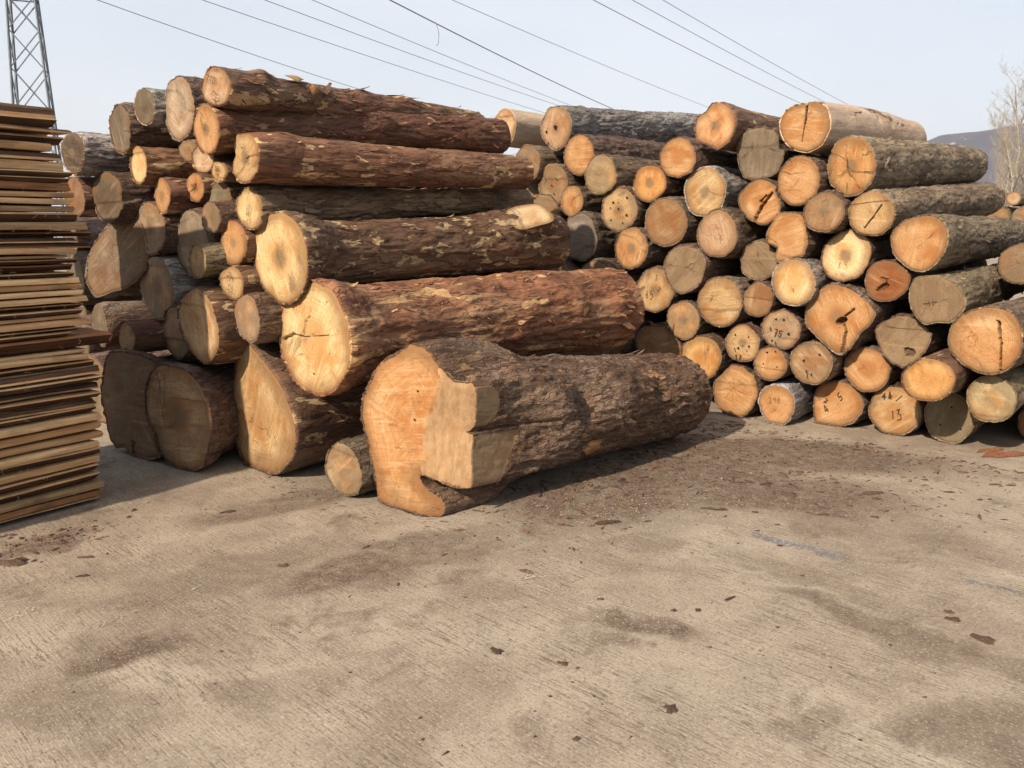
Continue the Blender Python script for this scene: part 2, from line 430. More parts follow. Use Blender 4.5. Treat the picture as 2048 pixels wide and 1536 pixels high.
# stains measured on the yard floor: x, y, half sizes, turn, strength
STAINS = [
    (0.97, 5.03, 1.6, 0.75, R(38), 1.0), (1.92, 5.74, 1.6, 0.6, R(-20), 1.0), (0.47, 4.79, 0.9, 0.5, R(38), 0.95), (1.45, 4.83, 1.3, 0.55, R(-10), 0.95),
    (-0.75, 3.62, 0.55, 0.32, R(30), 0.85), (-1.46, 2.97, 0.36, 0.24, R(40), 0.95), (-1.36, 3.05, 0.2, 0.16, R(10), 0.6),
    (0.55, 3.15, 0.26, 0.13, R(-20), 0.95), (-2.43, 3.96, 0.42, 0.16, R(50), 0.85), (-1.35, 4.60, 0.8, 0.25, R(40), 0.8),
    (-0.10, 3.46, 0.3, 0.2, R(10), 0.45), (1.34, 3.62, 0.5, 0.14, R(-46), 0.5), (1.54, 3.13, 0.7, 0.13, R(-44), 0.8),
    (0.99, 2.50, 0.22, 0.12, R(20), 0.55), (-0.93, 2.59, 0.25, 0.10, R(-30), 0.5), (-1.45, 2.53, 0.5, 0.2, R(-40), 0.55), (-0.40, 3.86, 0.7, 0.25, R(35), 0.7), (-1.34, 3.62, 0.8, 0.3, R(40), 0.6), (1.71, 2.82, 0.5, 0.15, R(-46), 0.6), (1.50, 2.34, 0.35, 0.2, R(-20), 0.7),
    (0.65, 3.99, 0.35, 0.2, R(0), 0.5), (2.80, 5.42, 0.9, 0.2, R(-30), 0.4), (-0.53, 4.06, 0.5, 0.18, R(30), 0.75),
]
gs = 2600
M['ground'] = make_ground_mat()
gme = mesh_from('ground', [(-gs, -gs, 0), (gs, -gs, 0), (gs, gs, 0), (-gs, gs, 0)], [(0, 1, 2, 3)], [M['ground']], smooth=False)
ground = tag(obj('ground', gme), kind='structure')
ground['label'] = 'dirty brushed concrete yard floor'

def worn_paint(name, col, cover):
    t = NT(name); c = t.coord()
    n = t.noise(c, 55, 4, 0.7); n2 = t.noise(c, 6, 3)
    tr = t.n('BsdfTransparent'); mx = t.n('MixShader')
    t.put(t.b.inputs['Base Color'], col); t.b.inputs['Roughness'].default_value = 0.85
    f = t.math('MULTIPLY', t.rng(n, 0.62 - cover * 0.25, 0.70 - cover * 0.25), t.math('MULTIPLY', t.attr('fade'), t.rng(n2, 0.3, 0.6, 0.6, 1.0)))
    t.put(mx.inputs[0], f); t.t.links.new(tr.outputs[0], mx.inputs[1]); t.t.links.new(t.b.outputs[0], mx.inputs[2])
    t.t.links.new(mx.outputs[0], t.out.inputs[0])
    return t.mat

def ground_strip(name, a, b, w, mat, z=0.004, seed=1, n=40, label=None):
    rg = np.random.default_rng(seed)
    a = np.array(a[:2]); b = np.array(b[:2]); d = (b - a) / np.linalg.norm(b - a); s = np.array([-d[1], d[0]])
    vs = []; fade = []
    for i in range(n + 1):
        f = i / n; p = a + (b - a) * f
        k = w * (0.8 + 0.3 * rg.random())
        for q, fd in ((-0.5, 0.15), (-0.22, 1), (0.22, 1), (0.5, 0.15)):
            pp = p + s * (k * q + 0.1 * w * math.sin(f * 9 + seed))
            vs.append((pp[0], pp[1], z)); fade.append(fd * min(1, 5 * f, 5 * (1 - f)))
    fs = []
    for i in range(n):
        for q in range(3): fs.append((i * 4 + q, i * 4 + q + 1, i * 4 + q + 5, i * 4 + q + 4))
    me = mesh_from(name, vs, fs, [mat], smooth=False); attr(me, 'fade', fade)
    o = obj(name, me, ground)
    if label: o['label'] = label
    return o

M['blue_paint'] = worn_paint('worn_blue_paint', (0.13, 0.15, 0.185), 0.55)
M['scrape'] = worn_paint('pale_scrape', (0.38, 0.335, 0.27), 0.45)
ground_strip('painted_line', (1.238, 4.158), (1.663, 3.774), 0.095, M['blue_paint'], seed=2, label='worn blue painted line on the concrete')
ground_strip('painted_line', (2.062, 3.578), (2.275, 3.400), 0.05, M['blue_paint'], seed=3, label='faint end of a blue painted line at the right edge')
for i, (a, b, w) in enumerate([((-1.739, 3.015), (-1.542, 3.288), .03), ((-1.713, 3.080), (-1.462, 3.410), .018), ((-1.570, 3.256), (-1.374, 3.534), .022), ((-1.837, 3.977), (-1.686, 4.059), .05),
                               ((-2.098, 3.153), (-2.010, 3.288), .09), ((-2.256, 3.487), (-2.158, 3.594), .04), ((-0.009, 3.567), (0.200, 3.622), .05), ((0.589, 2.742), (0.842, 2.811), .03),
                               ((-1.281, 4.355), (-1.040, 4.518), .012), ((0.342, 4.277), (0.458, 4.355), .07)]):
    ground_strip('scrape_mark', a, b, w, M['scrape'], z=0.0045, seed=10 + i)

# ------------------------------------------------------------------ logs
P_ = (.47, .362, .195); O_ = (.34, .203, .096); Y_ = (.33, .235, .125); B_ = (.225, .145, .08); D_ = (.195, .085, .035); G_ = (.16, .13, .094); T_ = (.315, .22, .142)

# near-end centre, direction, length, half width, half height, cut skew, far/near size, outline
LOGS = {
'L1':([-1.694, 4.981, 2.377],[0.6157, 0.788, 0.0029],2.25,0.125,0.110,0.11,0.78,None),
'L2':([-1.803, 5.08, 2.154],[0.7061, 0.7061, 0.0527],2.42,0.165,0.146,0.01,0.81,None),
'L3':([-1.547, 4.981, 1.978],[0.7071, 0.7071, 0.0073],2.30,0.156,0.150,0.00,0.75,[(-0.089, 0.146), (0.071, 0.13), (0.152, 0.068), (0.152, -0.006), (0.123, -0.079), (0.036, -0.133), (-0.047, -0.145), (-0.127, -0.117), (-0.169, -0.067), (-0.155, -0.019), (-0.116, 0.028), (-0.144, 0.088)]),
'L4':([-1.602, 5.16, 1.697],[0.7066, 0.7066, 0.0371],2.42,0.143,0.126,0.07,0.77,None),
'L5':([-1.397, 5.04, 1.405],[0.7069, 0.7069, 0.0221],2.41,0.316,0.280,0.02,0.70,None),
'L6':([-1.182, 4.881, 0.94],[0.7071, 0.7071, -0.0098],2.86,0.384,0.340,0.02,0.95,None),
'L7':([-0.528, 4.453, 0.478],[0.7057, 0.7057, -0.0622],2.49,0.494,0.478,0.10,0.64,[(-0.08, 0.472), (-0.247, 0.385), (-0.326, 0.332), (-0.405, 0.22), (-0.457, 0.13), (-0.464, 0.003), (-0.428, -0.075), (-0.386, -0.184), (-0.344, -0.313), (-0.294, -0.461), (-0.145, -0.475), (-0.002, -0.478), (0.11, -0.481), (0.146, -0.448), (0.149, -0.407), (0.122, -0.349), (0.066, -0.298), (0.031, -0.253), (0.058, -0.238), (0.12, -0.271), (0.252, -0.298), (0.253, -0.099), (0.254, 0.009), (0.225, 0.019), (0.259, 0.044), (0.305, 0.292), (0.211, 0.304), (0.163, 0.377), (0.083, 0.454), (0.002, 0.484)]),
'L8':([-1.596, 5.193, 0.446],[0.6898, 0.7239, 0.0149],2.41,0.416,0.431,0.00,0.86,[(-0.144, 0.422), (-0.292, 0.338), (-0.341, 0.191), (-0.451, -0.078), (-0.445, -0.26), (-0.357, -0.395), (-0.216, -0.482), (0.113, -0.419), (0.294, -0.29), (0.381, -0.126), (0.347, 0.024), (0.231, 0.196), (0.096, 0.29), (-0.085, 0.395)]),
'L9':([-1.007, 4.761, 0.163],[0.7077, 0.7064, 0.0137],2.73,0.184,0.163,0.03,0.86,None),
'L10':([-2.192, 5.304, 0.35],[0.4384, 0.8988, 0.0],2.43,0.331,0.356,-0.08,0.86,[(-0.169, 0.34), (-0.048, 0.356), (0.116, 0.337), (0.237, 0.261), (0.305, 0.147), (0.325, 0.028), (0.294, -0.121), (0.213, -0.28), (0.09, -0.35), (-0.029, -0.351), (-0.153, -0.311), (-0.239, -0.217), (-0.309, -0.073), (-0.332, 0.053), (-0.304, 0.173), (-0.248, 0.27)]),
'L11':([-2.647, 5.617, 0.371],[0.5, 0.866, 0.0],2.45,0.351,0.378,-0.08,0.86,[(-0.217, 0.351), (-0.086, 0.374), (0.119, 0.374), (0.312, 0.351), (0.352, 0.287), (0.301, 0.201), (0.271, 0.059), (0.258, -0.107), (0.285, -0.269), (0.296, -0.327), (0.13, -0.372), (-0.016, -0.384), (-0.122, -0.32), (-0.221, -0.336), (-0.298, -0.272), (-0.338, -0.115), (-0.362, 0.006), (-0.341, 0.132), (-0.286, 0.26)]),
'L12':([-2.021, 5.305, 0.962],[0.6948, 0.7192, -0.0045],2.37,0.280,0.248,0.02,0.86,[(-0.079, 0.225), (0.039, 0.248), (0.144, 0.205), (0.22, 0.126), (0.269, 0.003), (0.254, -0.115), (0.154, -0.212), (0.061, -0.245), (-0.071, -0.204), (-0.177, -0.125), (-0.26, -0.031), (-0.279, 0.081), (-0.192, 0.175)]),
'L13':([-2.298, 5.631, 0.877],[0.6919, 0.722, -0.006],2.66,0.199,0.176,0.01,0.86,None),
'L14':([-2.697, 5.763, 0.824],[0.7003, 0.7138, 0.0063],2.60,0.129,0.114,0.07,0.86,None),
'L15':([-2.497, 5.842, 1.167],[0.6924, 0.7215, -0.0038],2.63,0.256,0.226,0.02,0.86,None),
'L16':([-1.642, 5.121, 1.033],[0.6996, 0.7146, 0.0016],2.61,0.163,0.147,0.00,0.86,None),
'L17':([-1.759, 5.225, 1.243],[0.714, 0.7001, -0.0013],2.53,0.120,0.107,0.14,0.86,None),
'L18':([-1.747, 5.273, 1.489],[0.7121, 0.702, 0.0054],2.50,0.156,0.138,0.08,0.86,None),
'L19':([-2.001, 5.33, 1.37],[0.7213, 0.6926, 0.0034],2.71,0.124,0.110,0.00,0.86,None),
'L20':([-2.152, 5.647, 1.473],[0.7051, 0.7089, -0.0157],2.45,0.240,0.230,0.00,0.86,None),
'L21':([-2.522, 5.863, 1.571],[0.6948, 0.7192, -0.0045],2.37,0.206,0.182,0.11,0.86,None),
'L22':([-2.936, 6.138, 1.337],[0.5878, 0.809, 0.0],2.66,0.336,0.297,0.04,0.86,[(-0.195, 0.144), (0.002, 0.267), (0.22, 0.297), (0.402, 0.279), (0.461, 0.128), (0.416, -0.05), (0.19, -0.178), (-0.08, -0.239), (-0.266, -0.273), (-0.375, -0.163), (-0.336, -0.009)]),
'L23':([-1.903, 5.34, 1.647],[0.7003, 0.7138, 0.0063],2.60,0.107,0.095,0.09,0.86,None),
'L24':([-1.92, 5.569, 1.763],[0.6924, 0.7215, -0.0038],2.63,0.135,0.120,0.09,0.86,None),
'L25':([-2.354, 5.715, 1.792],[0.6996, 0.7146, 0.0016],2.61,0.127,0.118,0.00,0.86,None),
'L26':([-2.109, 5.663, 1.843],[0.714, 0.7001, -0.0013],2.53,0.107,0.095,0.10,0.86,None),
'L27':([-1.76, 5.131, 1.914],[0.7121, 0.702, 0.0054],2.50,0.070,0.062,0.29,0.86,None),
'L28':([-1.895, 5.246, 1.997],[0.7213, 0.6926, 0.0034],2.71,0.097,0.086,0.31,0.86,None),
'L29':([-2.015, 5.333, 2.055],[0.7027, 0.7115, 0.0082],2.41,0.074,0.065,0.30,0.86,None),
'L30':([-2.515, 5.755, 1.995],[0.6948, 0.7192, -0.0045],2.37,0.139,0.123,0.01,0.86,None),
'L31':([-2.843, 5.959, 1.793],[0.6919, 0.722, -0.006],2.66,0.198,0.175,0.14,0.86,None),
'L32':([-3.155, 6.119, 1.798],[0.7003, 0.7138, 0.0063],2.60,0.163,0.144,0.09,0.86,None),
'L33':([-3.056, 5.962, 2.088],[0.6924, 0.7215, -0.0038],2.63,0.161,0.143,0.13,0.86,None),
'L34':([-2.665, 5.857, 2.234],[0.6996, 0.7146, 0.0016],2.61,0.179,0.163,0.00,0.86,None),
'L35':([-2.357, 5.556, 2.345],[0.714, 0.7001, -0.0013],2.53,0.129,0.114,0.13,0.86,None),
'L36':([-2.074, 5.386, 2.311],[0.7121, 0.702, 0.0054],2.50,0.218,0.193,0.02,0.86,None),
'R1':([-0.076, 8.444, 2.538],[0.6519, 0.7583, -0.004],2.99,0.168,0.181,-0.11,0.86,None),
'R2':([0.41, 8.079, 2.488],[0.6406, 0.7635, 0.0819],2.85,0.196,0.211,-0.08,0.78,[(-0.082, 0.186), (0.054, 0.195), (0.151, 0.148), (0.192, 0.037), (0.174, -0.071), (0.103, -0.164), (-0.001, -0.204), (-0.085, -0.166), (-0.175, -0.073), (-0.197, 0.016), (-0.147, 0.111)]),
'R3':([0.615, 7.901, 2.234],[0.6435, 0.7653, 0.0137],3.42,0.172,0.184,0.00,0.86,None),
'R4':([0.792, 7.66, 2.043],[0.647, 0.7624, -0.009],3.05,0.170,0.177,0.00,0.86,None),
'R5':([0.145, 8.259, 2.185],[0.6484, 0.7613, -0.0103],3.37,0.162,0.171,0.00,0.86,None),
'R6':([0.391, 8.127, 1.97],[0.6547, 0.7558, 0.01],3.39,0.182,0.196,-0.04,0.86,None),
'R7':([0.555, 7.888, 1.819],[0.6455, 0.7637, 0.0101],3.37,0.134,0.144,-0.05,0.86,None),
'R8':([0.955, 7.575, 1.732],[0.6373, 0.7706, 0.0079],3.16,0.187,0.192,0.00,0.86,None),
'R9':([1.189, 7.383, 1.955],[0.6371, 0.7707, 0.0121],3.28,0.166,0.158,0.00,0.86,None),
'R10':([1.393, 7.212, 2.156],[0.6346, 0.7728, 0.0016],3.27,0.169,0.166,0.00,0.86,None),
'R11':([1.645, 7.0, 2.387],[0.6503, 0.7597, -0.0013],3.18,0.184,0.193,0.00,0.86,[(-0.03, 0.183), (0.054, 0.179), (0.128, 0.132), (0.178, 0.034), (0.173, -0.049), (0.13, -0.131), (0.038, -0.189), (-0.012, -0.165), (-0.062, -0.151), (-0.164, -0.102), (-0.187, -0.002), (-0.16, 0.082), (-0.088, 0.119), (-0.065, 0.149)]),
'R12':([1.608, 7.094, 1.868],[0.6482, 0.7614, 0.0054],3.14,0.195,0.206,0.00,0.86,None),
'R13':([1.32, 7.273, 1.621],[0.6582, 0.7528, 0.0034],3.40,0.210,0.207,0.00,0.86,None),
'R14':([1.058, 7.468, 1.397],[0.638, 0.77, 0.0082],3.02,0.176,0.185,0.00,0.86,None),
'R15':([0.615, 7.814, 1.484],[0.628, 0.7782, 0.0026],3.08,0.216,0.216,0.00,0.86,None),
'R16':([1.679, 6.908, 1.525],[0.654, 0.7565, -0.0043],3.52,0.181,0.191,0.00,0.86,None),
'R17':([1.458, 7.086, 1.232],[0.6477, 0.7619, -0.0011],3.40,0.191,0.206,-0.01,0.86,None),
'R18':([1.267, 7.384, 1.033],[0.6562, 0.7546, 0.0008],3.22,0.197,0.200,0.00,0.86,[(-0.11, 0.159), (0.001, 0.199), (0.099, 0.167), (0.171, 0.063), (0.195, -0.019), (0.138, -0.142), (0.016, -0.199), (-0.099, -0.182), (-0.159, -0.099), (-0.199, 0.022)]),
'R19':([2.008, 6.821, 1.312],[0.6486, 0.7611, -0.0105],3.28,0.159,0.159,0.00,0.86,None),
'R20':([1.731, 6.929, 0.968],[0.6503, 0.7597, -0.0013],3.18,0.202,0.209,0.00,0.86,None),
'R21':([1.983, 6.705, 1.005],[0.6482, 0.7614, 0.0054],3.14,0.132,0.137,0.00,0.86,None),
'R22':([1.474, 7.12, 0.79],[0.6582, 0.7528, 0.0034],3.40,0.160,0.166,0.00,0.86,None),
'R23':([1.3, 7.321, 0.514],[0.638, 0.77, 0.0082],3.02,0.236,0.210,0.00,0.86,None),
'R24':([1.621, 7.026, 0.482],[0.628, 0.7782, 0.0026],3.08,0.187,0.191,0.00,0.86,None),
'R25':([1.903, 6.792, 0.636],[0.654, 0.7565, -0.0043],3.52,0.153,0.155,0.00,0.86,None),
'R26':([2.145, 6.58, 0.783],[0.6477, 0.7619, -0.0011],3.40,0.159,0.158,0.00,0.86,None),
'R27':([2.09, 6.619, 0.493],[0.6562, 0.7546, 0.0008],3.22,0.142,0.136,0.00,0.86,None),
'R28':([1.887, 6.862, 0.224],[0.6486, 0.7611, -0.0105],3.28,0.208,0.224,-0.04,0.86,[(-0.044, 0.216), (0.056, 0.21), (0.159, 0.142), (0.202, -0.002), (0.164, -0.123), (0.082, -0.212), (-0.031, -0.224), (-0.151, -0.159), (-0.209, -0.059), (-0.202, 0.05), (-0.117, 0.155)]),
'R29':([2.151, 6.588, 0.163],[0.6272, 0.7789, 0.0045],3.12,0.158,0.163,0.00,0.86,None),
'R30':([2.356, 6.453, 0.529],[0.6482, 0.7614, 0.0054],3.14,0.169,0.172,0.00,0.86,None),
'R31':([2.615, 6.505, 0.187],[0.6582, 0.7528, 0.0034],3.40,0.205,0.187,0.00,0.86,[(-0.164, 0.128), (-0.063, 0.182), (0.05, 0.184), (0.143, 0.132), (0.198, 0.036), (0.19, -0.046), (0.12, -0.15), (-0.024, -0.197), (-0.166, -0.184), (-0.199, -0.044), (-0.195, 0.064)]),
'R32':([2.947, 6.234, 0.193],[0.638, 0.77, 0.0082],3.02,0.193,0.193,0.00,0.86,None),
'R33':([3.245, 5.994, 0.192],[0.628, 0.7782, 0.0026],3.08,0.178,0.191,-0.13,0.86,None),
'R34':([3.309, 5.604, 0.42],[0.654, 0.7565, -0.0043],3.52,0.157,0.169,-0.14,0.86,None),
'R35':([3.92, 5.989, 0.155],[0.6477, 0.7619, -0.0011],3.40,0.143,0.154,-0.01,0.86,None),
'R36':([2.745, 6.324, 0.499],[0.6562, 0.7546, 0.0008],3.22,0.173,0.172,0.00,0.86,None),
'R37':([2.857, 5.596, 0.553],[0.6486, 0.7611, -0.0105],3.28,0.168,0.153,0.00,0.86,None),
'R38':([2.507, 6.293, 0.895],[0.6272, 0.7789, 0.0045],3.12,0.270,0.268,0.00,0.86,[(-0.123, 0.259), (-0.049, 0.264), (0.07, 0.224), (0.179, 0.145), (0.247, 0.064), (0.222, -0.013), (0.147, -0.105), (0.082, -0.22), (0.021, -0.27), (-0.033, -0.264), (-0.16, -0.164), (-0.243, -0.092), (-0.275, -0.027), (-0.278, 0.096), (-0.228, 0.188)]),
'R39':([2.893, 6.079, 0.756],[0.6391, 0.7691, 0.0012],3.35,0.196,0.194,0.00,0.86,[(-0.143, 0.135), (-0.056, 0.189), (0.043, 0.186), (0.115, 0.133), (0.188, 0.066), (0.169, -0.041), (0.109, -0.131), (0.015, -0.195), (-0.067, -0.171), (-0.145, -0.092), (-0.201, 0.033), (-0.191, 0.099)]),
'R40':([3.193, 5.548, 0.838],[0.6582, 0.7528, 0.0034],3.40,0.230,0.229,0.00,0.86,None),
'R41':([3.006, 5.872, 1.072],[0.638, 0.77, 0.0082],3.02,0.186,0.177,0.00,0.86,[(-0.168, 0.15), (-0.085, 0.174), (0.027, 0.173), (0.103, 0.132), (0.164, 0.055), (0.185, -0.033), (0.142, -0.106), (0.092, -0.15), (0.018, -0.15), (-0.055, -0.176), (-0.115, -0.145), (-0.169, -0.066), (-0.193, 0.047)]),
'R42':([2.743, 6.104, 1.195],[0.628, 0.7782, 0.0026],3.08,0.163,0.145,0.00,0.86,None),
'R43':([2.516, 6.319, 1.371],[0.654, 0.7565, -0.0043],3.52,0.184,0.196,0.00,0.86,None),
'R44':([2.177, 6.45, 1.163],[0.6477, 0.7619, -0.0011],3.40,0.176,0.182,0.00,0.86,None),
'R45':([2.143, 6.549, 1.506],[0.6562, 0.7546, 0.0008],3.22,0.179,0.193,-0.14,0.86,[(-0.083, 0.19), (0.1, 0.177), (0.151, 0.071), (0.172, -0.052), (0.129, -0.143), (-0.057, -0.194), (-0.097, -0.172), (-0.084, -0.079), (-0.131, -0.057), (-0.182, -0.035), (-0.165, 0.058), (-0.13, 0.127)]),
'R46':([1.962, 6.735, 1.781],[0.6486, 0.7611, -0.0105],3.28,0.182,0.185,-0.00,0.86,[(-0.114, 0.133), (-0.053, 0.166), (0.02, 0.178), (0.07, 0.161), (0.134, 0.114), (0.131, 0.069), (0.179, -0.023), (0.167, -0.113), (0.08, -0.176), (0.006, -0.176), (-0.085, -0.135), (-0.167, -0.041), (-0.184, 0.03), (-0.155, 0.088)]),
'R47':([1.999, 6.899, 2.163],[0.6272, 0.7789, 0.0045],3.12,0.204,0.219,-0.04,0.86,[(-0.104, 0.202), (0.009, 0.209), (0.098, 0.182), (0.144, 0.128), (0.156, 0.036), (0.199, 0.017), (0.198, -0.057), (0.143, -0.157), (0.046, -0.2), (-0.042, -0.211), (-0.134, -0.181), (-0.185, -0.085), (-0.209, 0.046), (-0.191, 0.138)]),
'R48':([2.214, 6.523, 2.328],[0.6423, 0.7655, 0.0393],2.71,0.197,0.197,0.00,0.93,[(-0.18, 0.11), (-0.112, 0.159), (-0.021, 0.174), (0.002, 0.155), (0.023, 0.179), (0.079, 0.179), (0.159, 0.135), (0.191, 0.038), (0.19, -0.036), (0.141, -0.139), (0.043, -0.187), (-0.049, -0.177), (-0.146, -0.111), (-0.197, -0.02), (-0.204, 0.047)]),
'R49':([2.176, 6.481, 1.929],[0.6279, 0.7783, 0.0101],3.05,0.170,0.182,-0.05,0.86,None),
'R50':([2.318, 6.295, 1.693],[0.638, 0.77, 0.0082],3.02,0.153,0.147,0.00,0.86,None),
'R51':([2.491, 6.284, 2.024],[0.6419, 0.765, 0.0523],3.76,0.200,0.215,-0.31,0.85,None),
'R52':([2.607, 6.141, 1.677],[0.6419, 0.765, 0.0513],3.82,0.166,0.158,0.00,1.07,None),
'R53':([2.877, 5.94, 1.479],[0.6477, 0.7619, -0.0011],3.40,0.189,0.198,0.00,0.86,None),
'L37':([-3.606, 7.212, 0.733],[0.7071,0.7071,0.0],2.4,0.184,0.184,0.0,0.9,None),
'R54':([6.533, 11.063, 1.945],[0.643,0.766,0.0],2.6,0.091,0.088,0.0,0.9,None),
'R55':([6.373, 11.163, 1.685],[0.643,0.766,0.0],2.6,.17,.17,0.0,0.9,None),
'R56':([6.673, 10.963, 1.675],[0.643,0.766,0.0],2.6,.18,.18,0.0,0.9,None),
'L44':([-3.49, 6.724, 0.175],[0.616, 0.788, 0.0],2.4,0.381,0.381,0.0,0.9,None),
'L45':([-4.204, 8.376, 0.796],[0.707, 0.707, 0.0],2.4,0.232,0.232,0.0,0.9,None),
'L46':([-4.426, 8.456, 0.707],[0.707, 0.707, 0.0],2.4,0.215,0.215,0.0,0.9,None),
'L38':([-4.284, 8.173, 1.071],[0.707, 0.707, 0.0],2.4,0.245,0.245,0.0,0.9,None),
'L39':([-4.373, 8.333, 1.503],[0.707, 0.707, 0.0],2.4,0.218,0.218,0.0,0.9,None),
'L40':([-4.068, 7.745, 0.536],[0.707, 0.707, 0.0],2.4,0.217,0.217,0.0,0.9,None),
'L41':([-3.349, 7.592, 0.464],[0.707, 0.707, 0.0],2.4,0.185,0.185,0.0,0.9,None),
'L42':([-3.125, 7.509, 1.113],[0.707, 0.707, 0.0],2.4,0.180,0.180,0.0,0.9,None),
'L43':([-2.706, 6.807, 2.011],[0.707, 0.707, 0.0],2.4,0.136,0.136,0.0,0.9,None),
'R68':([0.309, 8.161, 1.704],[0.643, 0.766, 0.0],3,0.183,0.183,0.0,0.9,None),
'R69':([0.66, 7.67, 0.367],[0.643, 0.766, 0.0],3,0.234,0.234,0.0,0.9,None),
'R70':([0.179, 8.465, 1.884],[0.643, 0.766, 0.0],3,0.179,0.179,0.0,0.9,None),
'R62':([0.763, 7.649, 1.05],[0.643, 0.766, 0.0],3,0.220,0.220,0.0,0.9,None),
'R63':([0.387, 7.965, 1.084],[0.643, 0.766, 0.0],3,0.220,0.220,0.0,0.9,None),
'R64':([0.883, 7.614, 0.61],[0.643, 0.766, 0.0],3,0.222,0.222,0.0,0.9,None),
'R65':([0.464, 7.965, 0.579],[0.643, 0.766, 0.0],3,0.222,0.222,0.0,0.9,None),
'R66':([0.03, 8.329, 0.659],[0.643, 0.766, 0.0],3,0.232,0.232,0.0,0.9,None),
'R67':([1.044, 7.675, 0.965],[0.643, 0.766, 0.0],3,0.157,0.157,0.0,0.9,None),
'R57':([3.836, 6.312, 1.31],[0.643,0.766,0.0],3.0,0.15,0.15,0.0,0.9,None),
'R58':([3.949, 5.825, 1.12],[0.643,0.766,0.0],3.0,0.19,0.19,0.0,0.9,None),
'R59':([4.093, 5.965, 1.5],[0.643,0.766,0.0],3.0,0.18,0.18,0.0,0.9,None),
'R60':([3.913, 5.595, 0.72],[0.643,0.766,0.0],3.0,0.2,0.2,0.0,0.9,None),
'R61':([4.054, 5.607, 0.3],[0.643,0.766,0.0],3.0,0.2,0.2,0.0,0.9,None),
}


LL = 'logs of the left pile'; RL = 'logs of the right pile'
